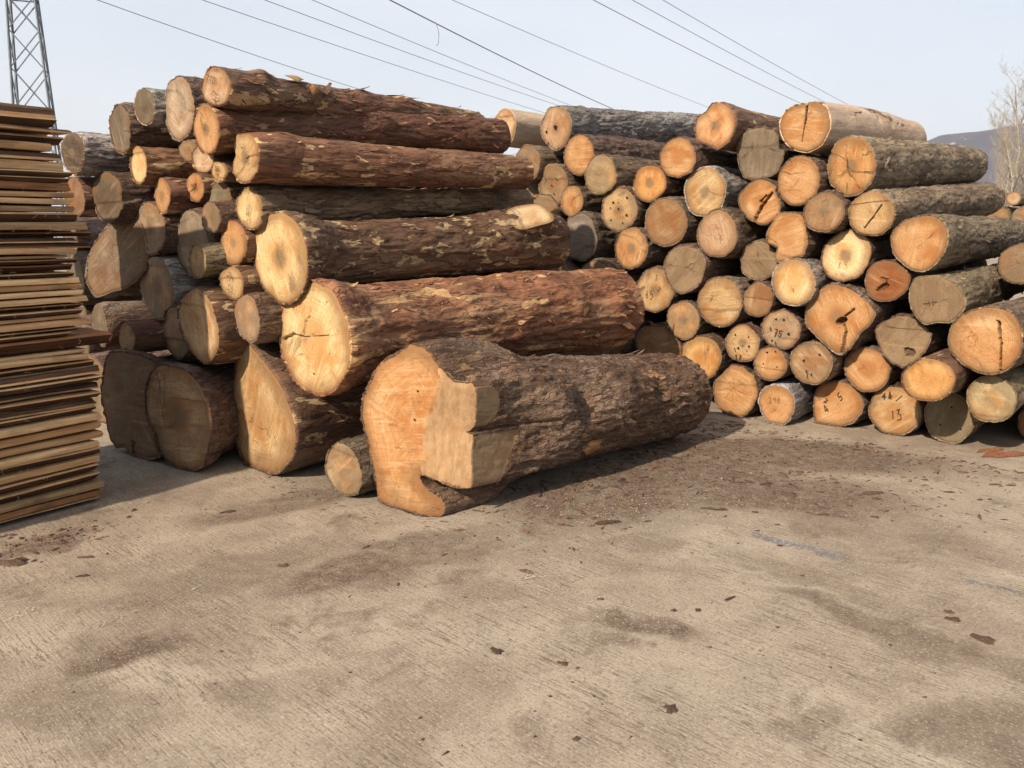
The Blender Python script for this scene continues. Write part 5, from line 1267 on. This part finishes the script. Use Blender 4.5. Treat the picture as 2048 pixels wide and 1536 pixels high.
for i, (a, b, r_, lab) in enumerate(WIRES):
    a = np.array(a); b = np.array(b); d = b - a
    pts = []
    for k in range(41):
        f = -1.1 + 3.4 * k / 40
        p = a + d * f; p[2] += -.8 * (1 - ((f - .6) / 1.7) ** 2) + .8 * (1 - ((0 - .6) / 1.7) ** 2) * (1 - f) + .8 * (1 - ((1 - .6) / 1.7) ** 2) * f
        pts.append(tuple(p))
    mb = MB(); mb.tube(pts, [r_] * 41, 5)
    wo = mb.build('overhead_wire', [M['wire']])
    tag(wo, lab, 'wire', 'overhead wires')
mb = MB(); mb.tube([(-2.082, 23.862, 6.992), (-2.028, 23.841, 6.885), (-1.988, 23.816, 6.753), (-1.974, 23.790, 6.620), (-1.988, 23.765, 6.487), (-1.988, 23.752, 6.421), (-2.055, 23.739, 6.354)], [.010] * 7, 4)
o = mb.build('loose_string', [M['wire']]); tag(o, 'short loose string hanging from the thick dark overhead wire', 'string')

# ------------------------------------------------------------------ hill
def make_hill():
    t = NT('winter_hillside'); c = t.coord()
    n = t.noise(c, .006, 6, .6); f = t.noise(c, .05, 5, .7); s = t.noise(t.mapping(c, (1, 1, 2.4)), .016, 5, .62, .6)
    sep = t.n('SeparateXYZ'); t.put(sep.inputs[0], c)
    col = t.mix(t.rng(n, .35, .65), (.030, .032, .050), (.055, .052, .072))
    col = t.mix(t.rng(f, .5, .7, 0, .6), col, (.05, .042, .045))
    hi = t.rng(sep.outputs[2], 110, 190)
    col = t.mix(t.math('MULTIPLY', t.rng(s, .66, .70, 0, .8), hi), col, (.6, .6, .62))
    return t.done(col, .95)
M['hill'] = make_hill()
nx, ny = 150, 46
az = np.linspace(R(14), R(70), nx); rr = np.linspace(0, 1, ny)
AZ, RR = np.meshgrid(az, rr)
dist = 1150 + 1250 * RR
ridge = np.interp(np.degrees(AZ), [14, 22, 26.5, 29, 31.7, 36, 45, 58, 70], [18, 108, 178, 186, 208, 226, 250, 180, 60])
prof = np.sin(np.clip(RR / .72, 0, 1) * math.pi / 2) ** 1.25 * np.where(RR > .72, 1 - ((RR - .72) / .28) ** 2 * .9, 1)
X = np.sin(AZ) * dist; Y = np.cos(AZ) * dist
hp = np.stack([X.ravel(), Y.ravel(), np.zeros(X.size)], 1)
Z = ridge * prof * (1 + .05 * fbm(hp * .006, 4).reshape(X.shape)) + 14 * prof * fbm(hp * .012 + 5, 4).reshape(X.shape) * (1 - .8 * np.exp(-((RR - .72) / .1) ** 2)) - 2
hv = np.stack([X.ravel(), Y.ravel(), Z.ravel()], 1)
hill = obj('hill', mesh_from('hill', hv, grid_quads(nx, ny, False), [M['hill']])); tag(hill, kind='structure'); hill['label'] = 'hazy bare hillside with snow patches'

# ------------------------------------------------------------------ bare trees
M['tree_bark'] = plain('pale_poplar_bark', (.22, .20, .165), .9, .3, 6)
M['twig'] = plain('pale_twigs', (.25, .22, .175), .9, .25, 4)
def bare_tree(loc, H, seed, label, upright=.8, lean=0):
    rg = random.Random(seed)
    e = bpy.data.objects.new('bare_tree', None); C.objects.link(e); e.location = loc
    tag(e, label, 'tree', 'bare trees beyond the right pile')
    tr, tw_ = MB(), MB()
    def grow(p, d, L, r, lvl):
        k = 5 if lvl == 0 else 4 if lvl < 3 else 3
        pts = [p]; rads = [r]; q = p.copy(); dd = d.copy()
        for i in range(k):
            dd = (dd + Vector((rg.gauss(0, .10), rg.gauss(0, .10), rg.gauss(0, .05) + .05 * upright))).normalized()
            q = q + dd * (L / k); pts.append(q.copy()); rads.append(r * (1 - (i + 1) / k * (.75 if lvl else .85)))
        (tr if lvl < 2 else tw_).tube(pts, rads, 7 if lvl == 0 else 5 if lvl == 1 else 3)
        if lvl >= 4: return
        nchild = (26, 10, 7, 5)[lvl]
        for c in range(nchild):
            f = rg.uniform(.12 if lvl == 0 else .2, 1); i = min(k - 1, int(f * k)); g = f * k - i
            b = pts[i].lerp(pts[i + 1], g)
            a = rg.uniform(0, 6.283); side = Vector((math.cos(a), math.sin(a), 0))
            nd = (dd.lerp(Vector((0, 0, 1)), .3 * upright) * upright + side * rg.uniform(.35, .8)).normalized()
            rr_ = max(.005, rads[i] * rg.uniform(.35, .6)) if lvl else r * (1 - .8 * f) * rg.uniform(.3, .5)
            grow(b, nd, L * (1 - .55 * f if lvl == 0 else 1 - .3 * f) * rg.uniform(.25, .45), rr_, lvl + 1)
    grow(Vector((0, 0, 0)), Vector((lean, 0, 1)).normalized(), H, H * .014, 0)
    tr.build('trunk', [M['tree_bark']], e, True); tw_.build('crown', [M['twig']], e, False)
TREES = [
    (60.47, 103.65, 8.30, 61, 'short bushy bare tree low in front of the hill', 0.8),
    (64.75, 112.73, 7.99, 66, 'hazy low bare tree just right of the long olive log', 0.8),
    (43.77, 72.86, 11.12, 71, 'hazy twiggy tree at the very right edge below the tallest tree', 0.9),
    (55.94, 94.71, 10.25, 77, 'thin grey bare tree low at the right, before the hill', 1.0),
    (38.07, 64.62, 11.89, 15, 'tallest bare tree at the right edge, its twigs against the sky', 0.75),
    (47.20, 82.44, 10.35, 22, 'slim pale bare tree in front of the hill, left of the tallest', 1.3),
    (54.16, 95.74, 9.33, 31, 'low thin bare tree nearest the long logs on the right', 1.2),
    (45.40, 77.71, 10.95, 47, 'straight bare tree between the tallest and the slim pale one', 1.3),
    (41.52, 68.38, 11.43, 52, 'bushy bare tree half cut off by the right edge', 0.9),
]
for (x, y, h, s, lab, up) in TREES: bare_tree((x, y, 0), h, s, lab, up)

# ------------------------------------------------------------------ things lying on the floor
M['chip'] = make_sawn('bark_chip_brown', (.045, .028, .019), (.12, .08, .055))
M['chip_mid'] = make_sawn('bark_chip_mid', (.085, .045, .028), (.15, .085, .055))
M['chip_red'] = make_sawn('bark_chip_red', (.15, .06, .03), (.25, .115, .065))
def chip_mesh(seed, elong):
    rg = np.random.default_rng(seed); n = 14; K = 3; v = [(0, 0, .16)]; 
    th = np.arange(n) / n * 2 * math.pi
    out = np.clip(1 + .32 * rg.normal(size=n), .45, 1.6)
    for f, z in ((.4, .2), (.8, .14), (1, .02)):
        for k in range(n):
            x = math.cos(th[k]) * .5 * out[k] * f; y = math.sin(th[k]) * .5 * elong * out[k] * f
            v.append((x, y, z * (.8 + .5 * rg.random()) * (.7 + 1.2 * x * x)))
    ff = [(0, 1 + k, 1 + (k + 1) % n) for k in range(n)]
    for r_ in range(2): ff += [(1 + r_ * n + k, 1 + (r_ + 1) * n + k, 1 + (r_ + 1) * n + (k + 1) % n, 1 + r_ * n + (k + 1) % n) for k in range(n)]
    ff.append(tuple(1 + 2 * n + k for k in range(n)))
    return mesh_from('bark_chip', v, ff, [M['chip']], smooth=False)
CHIP = [chip_mesh(40 + k, el) for k, el in enumerate((.3, .5, .75, .18, .4))]
CHIPR = chip_mesh(60, .22); CHIPR.materials[0] = M['chip_red']
CHIPS = [
    (0.385, 3.365, 0.035, 1, 0.3, 'dark bark chip lying on the open foreground concrete', 'bark chips on the open foreground concrete'),
    (0.241, 2.797, 0.015, 2, 0, 'dark bark chip lying on the open foreground concrete', 'bark chips on the open foreground concrete'),
    (0.203, 2.369, 0.027, 2, 0.4, 'dark bark chip lying on the open foreground concrete', 'bark chips on the open foreground concrete'),
    (0.073, 2.379, 0.016, 1, 1, 'dark bark chip lying on the open foreground concrete', 'bark chips on the open foreground concrete'),
    (-0.202, 2.298, 0.031, 0, 0.9, 'dark bark chip lying on the open foreground concrete', 'bark chips on the open foreground concrete'),
    (0.131, 2.610, 0.016, 2, 0.2, 'dark bark chip lying on the open foreground concrete', 'bark chips on the open foreground concrete'),
    (0.283, 2.610, 0.016, 1, 2, 'dark bark chip lying on the open foreground concrete', 'bark chips on the open foreground concrete'),
    (0.379, 2.379, 0.019, 0, 0.9, 'dark bark chip lying on the open foreground concrete', 'bark chips on the open foreground concrete'),
    (0.215, 2.699, 0.014, 1, 0, 'dark bark chip lying on the open foreground concrete', 'bark chips on the open foreground concrete'),
    (1.156, 4.011, 0.020, 1, 1, 'dark bark chip lying on the open foreground concrete', 'bark chips on the open foreground concrete'),
    (-0.590, 2.766, 0.013, 2, 0, 'dark bark chip lying on the open foreground concrete', 'bark chips on the open foreground concrete'),
    (-0.304, 2.483, 0.013, 2, 0, 'dark bark chip lying on the open foreground concrete', 'bark chips on the open foreground concrete'),
    (-0.283, 2.366, 0.013, 2, 0, 'dark bark chip lying on the open foreground concrete', 'bark chips on the open foreground concrete'),
    (1.348, 3.611, 0.023, 1, 0, 'dark bark chip lying on the open foreground concrete', 'bark chips on the open foreground concrete'),
    (1.360, 3.977, 0.036, 1, 0.5, 'dark bark chip lying on the open foreground concrete', 'bark chips on the open foreground concrete'),
    (0.763, 2.948, 0.019, 1, 0.2, 'dark bark chip lying on the open foreground concrete', 'bark chips on the open foreground concrete'),
    (1.075, 3.110, 0.020, 1, 0.4, 'dark bark chip lying on the open foreground concrete', 'bark chips on the open foreground concrete'),
    (1.466, 2.967, 0.016, 2, 0, 'dark bark chip lying on the open foreground concrete', 'bark chips on the open foreground concrete'),
    (-0.848, 3.068, 0.016, 1, 0, 'dark bark chip lying on the open foreground concrete', 'bark chips on the open foreground concrete'),
    (-1.054, 2.689, 0.014, 1, 1, 'dark bark chip lying on the open foreground concrete', 'bark chips on the open foreground concrete'),
    (0.055, 3.288, 0.017, 1, 0, 'dark bark chip lying on the open foreground concrete', 'bark chips on the open foreground concrete'),
    (-0.206, 3.385, 0.020, 1, 0, 'dark bark chip lying on the open foreground concrete', 'bark chips on the open foreground concrete'),
    (1.171, 2.801, 0.017, 1, 0, 'dark bark chip lying on the open foreground concrete', 'bark chips on the open foreground concrete'),
    (1.101, 2.363, 0.014, 2, 0, 'dark bark chip lying on the open foreground concrete', 'bark chips on the open foreground concrete'),
    (1.424, 2.604, 0.017, 1, 0.3, 'dark bark chip lying on the open foreground concrete', 'bark chips on the open foreground concrete'),
    (1.117, 5.306, 0.073, 1, 0.3, 'brown bark chip among the litter between the two piles', 'bark chips scattered between the piles'),
    (1.416, 5.583, 0.063, 2, 0.8, 'brown bark chip among the litter between the two piles', 'bark chips scattered between the piles'),
    (1.671, 4.786, 0.103, 1, 0, 'brown bark chip among the litter between the two piles', 'bark chips scattered between the piles'),
    (1.607, 5.003, 0.094, 0, 0.5, 'brown bark chip among the litter between the two piles', 'bark chips scattered between the piles'),
    (0.505, 4.834, 0.079, 1, 0.2, 'brown bark chip among the litter between the two piles', 'bark chips scattered between the piles'),
    (1.136, 4.535, 0.086, 0, 0, 'brown bark chip among the litter between the two piles', 'bark chips scattered between the piles'),
    (1.203, 4.518, 0.080, 0, 0.2, 'brown bark chip among the litter between the two piles', 'bark chips scattered between the piles'),
    (1.377, 4.476, 0.040, 1, 0, 'brown bark chip among the litter between the two piles', 'bark chips scattered between the piles'),
    (1.876, 4.834, 0.049, 1, 0, 'brown bark chip among the litter between the two piles', 'bark chips scattered between the piles'),
    (1.442, 4.277, 0.033, 1, 0.5, 'brown bark chip among the litter between the two piles', 'bark chips scattered between the piles'),
    (1.307, 4.187, 0.029, 1, 0.2, 'brown bark chip among the litter between the two piles', 'bark chips scattered between the piles'),
    (1.758, 4.435, 0.067, 0, 0.1, 'brown bark chip among the litter between the two piles', 'bark chips scattered between the piles'),
    (1.960, 4.587, 0.046, 1, 0.2, 'brown bark chip among the litter between the two piles', 'bark chips scattered between the piles'),
    (2.022, 4.395, 0.050, 1, 0, 'brown bark chip among the litter between the two piles', 'bark chips scattered between the piles'),
    (0.858, 5.139, 0.077, 0, 0.6, 'brown bark chip among the litter between the two piles', 'bark chips scattered between the piles'),
    (0.639, 4.932, 0.056, 1, 0, 'brown bark chip among the litter between the two piles', 'bark chips scattered between the piles'),
    (1.439, 5.139, 0.065, 0, -0.4, 'brown bark chip among the litter between the two piles', 'bark chips scattered between the piles'),
    (1.896, 5.249, 0.059, 1, 0, 'brown bark chip among the litter between the two piles', 'bark chips scattered between the piles'),
    (2.502, 5.805, 0.065, 0, 0.2, 'brown bark chip among the litter between the two piles', 'bark chips scattered between the piles'),
    (2.031, 6.089, 0.076, 0, 0, 'brown bark chip among the litter between the two piles', 'bark chips scattered between the piles'),
    (2.219, 5.874, 0.059, 1, 0.5, 'brown bark chip among the litter between the two piles', 'bark chips scattered between the piles'),
    (1.728, 6.089, 0.083, 0, 0.3, 'brown bark chip among the litter between the two piles', 'bark chips scattered between the piles'),
    (1.361, 5.805, 0.051, 1, 0, 'brown bark chip among the litter between the two piles', 'bark chips scattered between the piles'),
    (2.639, 5.086, 0.045, 1, 0, 'brown bark chip among the litter between the two piles', 'bark chips scattered between the piles'),
    (2.668, 4.834, 0.067, 0, 0, 'brown bark chip among the litter between the two piles', 'bark chips scattered between the piles'),
    (2.773, 4.694, 0.041, 1, 0.5, 'brown bark chip among the litter between the two piles', 'bark chips scattered between the piles'),
    (2.723, 4.355, 0.039, 0, 0, 'brown bark chip among the litter between the two piles', 'bark chips scattered between the piles'),
    (3.026, 4.982, 0.081, 3, 0, 'brown bark chip among the litter between the two piles', 'bark chips scattered between the piles'),
    (-1.601, 4.485, 0.091, 0, 0.6, 'small reddish bark stick on the concrete below the pear-shaped log', None),
    (-2.075, 3.829, 0.078, 0, 0.2, 'dark twig-like chip in front of the plank stack, upper of two', None),
    (-1.982, 3.611, 0.060, 0, 0.4, 'dark twig-like chip in front of the plank stack, lower of two', None),
    (-1.092, 3.726, 0.057, 1, 0.6, 'curled bark chip alone on the concrete, left of centre', None),
    (-0.061, 2.917, 0.065, 1, -0.4, 'large dark bark chip in the centre foreground, left of two', None),
    (0.187, 2.826, 0.048, 1, 0, 'crescent dark bark chip in the centre foreground, right of two', None),
    (0.683, 3.260, 0.027, 2, 0, 'round dark clod beside the dark sandy stain, left of a pair', None),
    (0.784, 3.260, 0.032, 2, 1, 'round dark clod beside the dark sandy stain, right of a pair', None),
    (0.531, 2.529, 0.054, 2, 1.2, 'lobed brown clod low in the picture, right of centre', None),
    (1.838, 3.247, 0.038, 2, -0.5, 'small dark clod at the right, above the dark flat chip', None),
    (1.819, 3.175, 0.066, 1, 0, 'dark flat chip at the right of the foreground', None),
    (1.847, 3.007, 0.098, 1, -0.45, 'long flat brown piece at the lower right', None),
    (3.464, 5.778, 0.202, 9, 0.35, 'orange-red bark strip lying by the bottom row at the right, upper one', None),
    (3.495, 5.646, 0.282, 9, 0.2, 'orange-red bark strip lying by the bottom row at the right, lower one', None),
    (0.521, 4.300, 0.150, 3, 0.2, 'thin dark twig on the concrete right of the front log', None),
    (2.183, 4.805, 0.145, 3, 0.1, 'brown stick on the concrete in front of the bottom row', None),
    (2.164, 4.712, 0.054, 2, 0, 'round brown chip just below the brown stick', None),
    (-2.400, 3.750, 0.144, 1, 0.5, 'broad dark bark slab at the left edge below the plank stack', None),
    (0.950, 3.370, 0.070, 3, 0.6, 'forked thin twig on the concrete right of the dark sandy stain', None),
    (0.176, 4.570, 0.029, 2, 0, 'pale pebble near the butt of the massive front log', None),
]
for i, (x, y, L_, kind, rot, lab, grp) in enumerate(CHIPS):
    rgc = random.Random(i)
    o = obj('bark_chip', CHIPR if kind == 9 else CHIP[kind], None, (rgc.uniform(.75, 1.2),) * 3 + (1,))
    o.location = (x, y, .001); o.scale = (L_, L_, L_ * (.9 if kind in (1, 2) else .7)); o.rotation_euler = (0, 0, rot)
    tag(o, lab, 'bark chip', grp)

def litter(name, label, cat, areas, mats, seed, flat=True):
    rg = np.random.default_rng(seed); mb = MB()
    for (cx, cy, sx, sy, rot, n, s0, s1, el) in areas:
        for _ in range(n):
            a, b = rg.normal(0, .5, 2); x = cx + math.cos(rot) * a * sx - math.sin(rot) * b * sy; y = cy + math.sin(rot) * a * sx + math.cos(rot) * b * sy
            L_ = s0 + (s1 - s0) * rg.random() ** 2.5; W = L_ * rg.uniform(.12, el); t = rg.uniform(0, 6.28); c, s = math.cos(t), math.sin(t)
            h = min(.02, W * .5) * rg.uniform(.5, 1.2); k = 6; v = []
            for q in range(k):
                th = 2 * math.pi * q / k + rg.uniform(-.3, .3); px_ = math.cos(th) * L_ / 2 * rg.uniform(.7, 1.1); py_ = math.sin(th) * W / 2
                v.append((x + c * px_ - s * py_, y + s * px_ + c * py_, .001 + rg.random() * h * .4))
            v.append((x, y, .002 + h))
            mb.add(v, [(q, (q + 1) % k, k) for q in range(k)], int(rg.integers(0, len(mats))))
    o = mb.build(name, mats); tag(o, label, cat, kind='stuff'); o.color = (1, 1, 1, 1)
litter('bark_litter', 'brown bark crumbs and splinters strewn between the piles', 'bark litter', [
    (0.78, 5.48, 1.5, 0.22, R(46), 620, 0.015, 0.13, 0.22), (0.98, 5.09, 1.5, 0.6, R(38), 260, 0.02, 0.12, 0.22), (2.31, 6.02, 1.9, 0.2, R(-38), 520, 0.01, 0.09, 0.25), (1.62, 5.09, 1.6, 0.6, R(-15), 300, 0.015, 0.1, 0.2), (-1.23, 4.83, 0.9, 0.12, R(-46), 120, 0.008, 0.05, 0.3),
    (1.01, 5.09, 1.9, 0.7, R(38), 620, 0.006, 0.05, 0.5), (1.88, 5.61, 2.0, 0.6, R(-25), 620, 0.006, 0.05, 0.5), (0.54, 4.83, 0.9, 0.4, R(38), 260, 0.006, 0.06, 0.5), (1.85, 4.69, 1.6, 0.5, R(-25), 220, 0.005, 0.04, 0.5),
    (-2.47, 3.99, 0.5, 0.22, R(45), 420, 0.006, 0.05, 0.6), (-0.26, 3.22, 3.4, 2.2, 0, 420, 0.003, 0.012, 0.9), (1.03, 3.36, 3.2, 1.4, 0, 420, 0.003, 0.012, 0.9), (-1.57, 3.36, 2.0, 1.4, 0, 240, 0.003, 0.012, 0.9), (-1.40, 4.79, 1.6, 0.3, R(36), 160, 0.004, 0.02, 0.6), (2.80, 5.42, 2.0, 0.5, R(-30), 260, 0.005, 0.05, 0.4)], [M['chip'], M['chip'], M['chip'], M['chip_mid']], 21)
litter('sawdust', 'pale sawdust flecks and small shavings on the concrete', 'sawdust', [
    (0.63, 4.60, 0.8, 0.35, R(10), 700, 0.002, 0.012, 0.5), (0.55, 3.17, 0.42, 0.2, R(-15), 260, 0.002, 0.008, 0.7), (1.24, 4.60, 1.4, 0.6, R(-10), 500, 0.002, 0.014, 0.4), (1.72, 5.81, 2.2, 0.7, R(-20), 300, 0.002, 0.02, 0.3), (-0.25, 3.13, 4.0, 2.6, 0, 500, 0.001, 0.006, 0.9), (1.17, 3.13, 3.5, 1.8, 0, 400, 0.001, 0.006, 0.9), (-1.32, 3.01, 1.6, 1.0, 0, 300, 0.001, 0.006, 0.9)], [M['fibre']], 22)

# ------------------------------------------------------------------ air
hz = MB(); s = 2700
v = [(x, y, z) for z in (-1.5, 345) for x, y in ((-s, -s), (s, -s), (s, s), (-s, s))]
hz.add(v, [(3, 2, 1, 0), (4, 5, 6, 7), (0, 1, 5, 4), (1, 2, 6, 5), (2, 3, 7, 6), (3, 0, 4, 7)])
hm = bpy.data.materials.new('pale_haze'); hm.use_nodes = True; hm.node_tree.nodes.clear()
ho = hm.node_tree.nodes.new('ShaderNodeOutputMaterial'); hv_ = hm.node_tree.nodes.new('ShaderNodeVolumePrincipled')
hv_.inputs['Color'].default_value = (.86, .90, .96, 1); hv_.inputs['Density'].default_value = .00016; hv_.inputs['Anisotropy'].default_value = .1
hm.node_tree.links.new(hv_.outputs[0], ho.inputs['Volume'])
haze = hz.build('haze', [hm]); tag(haze, 'pale blue haze in the air', 'haze', kind='stuff')
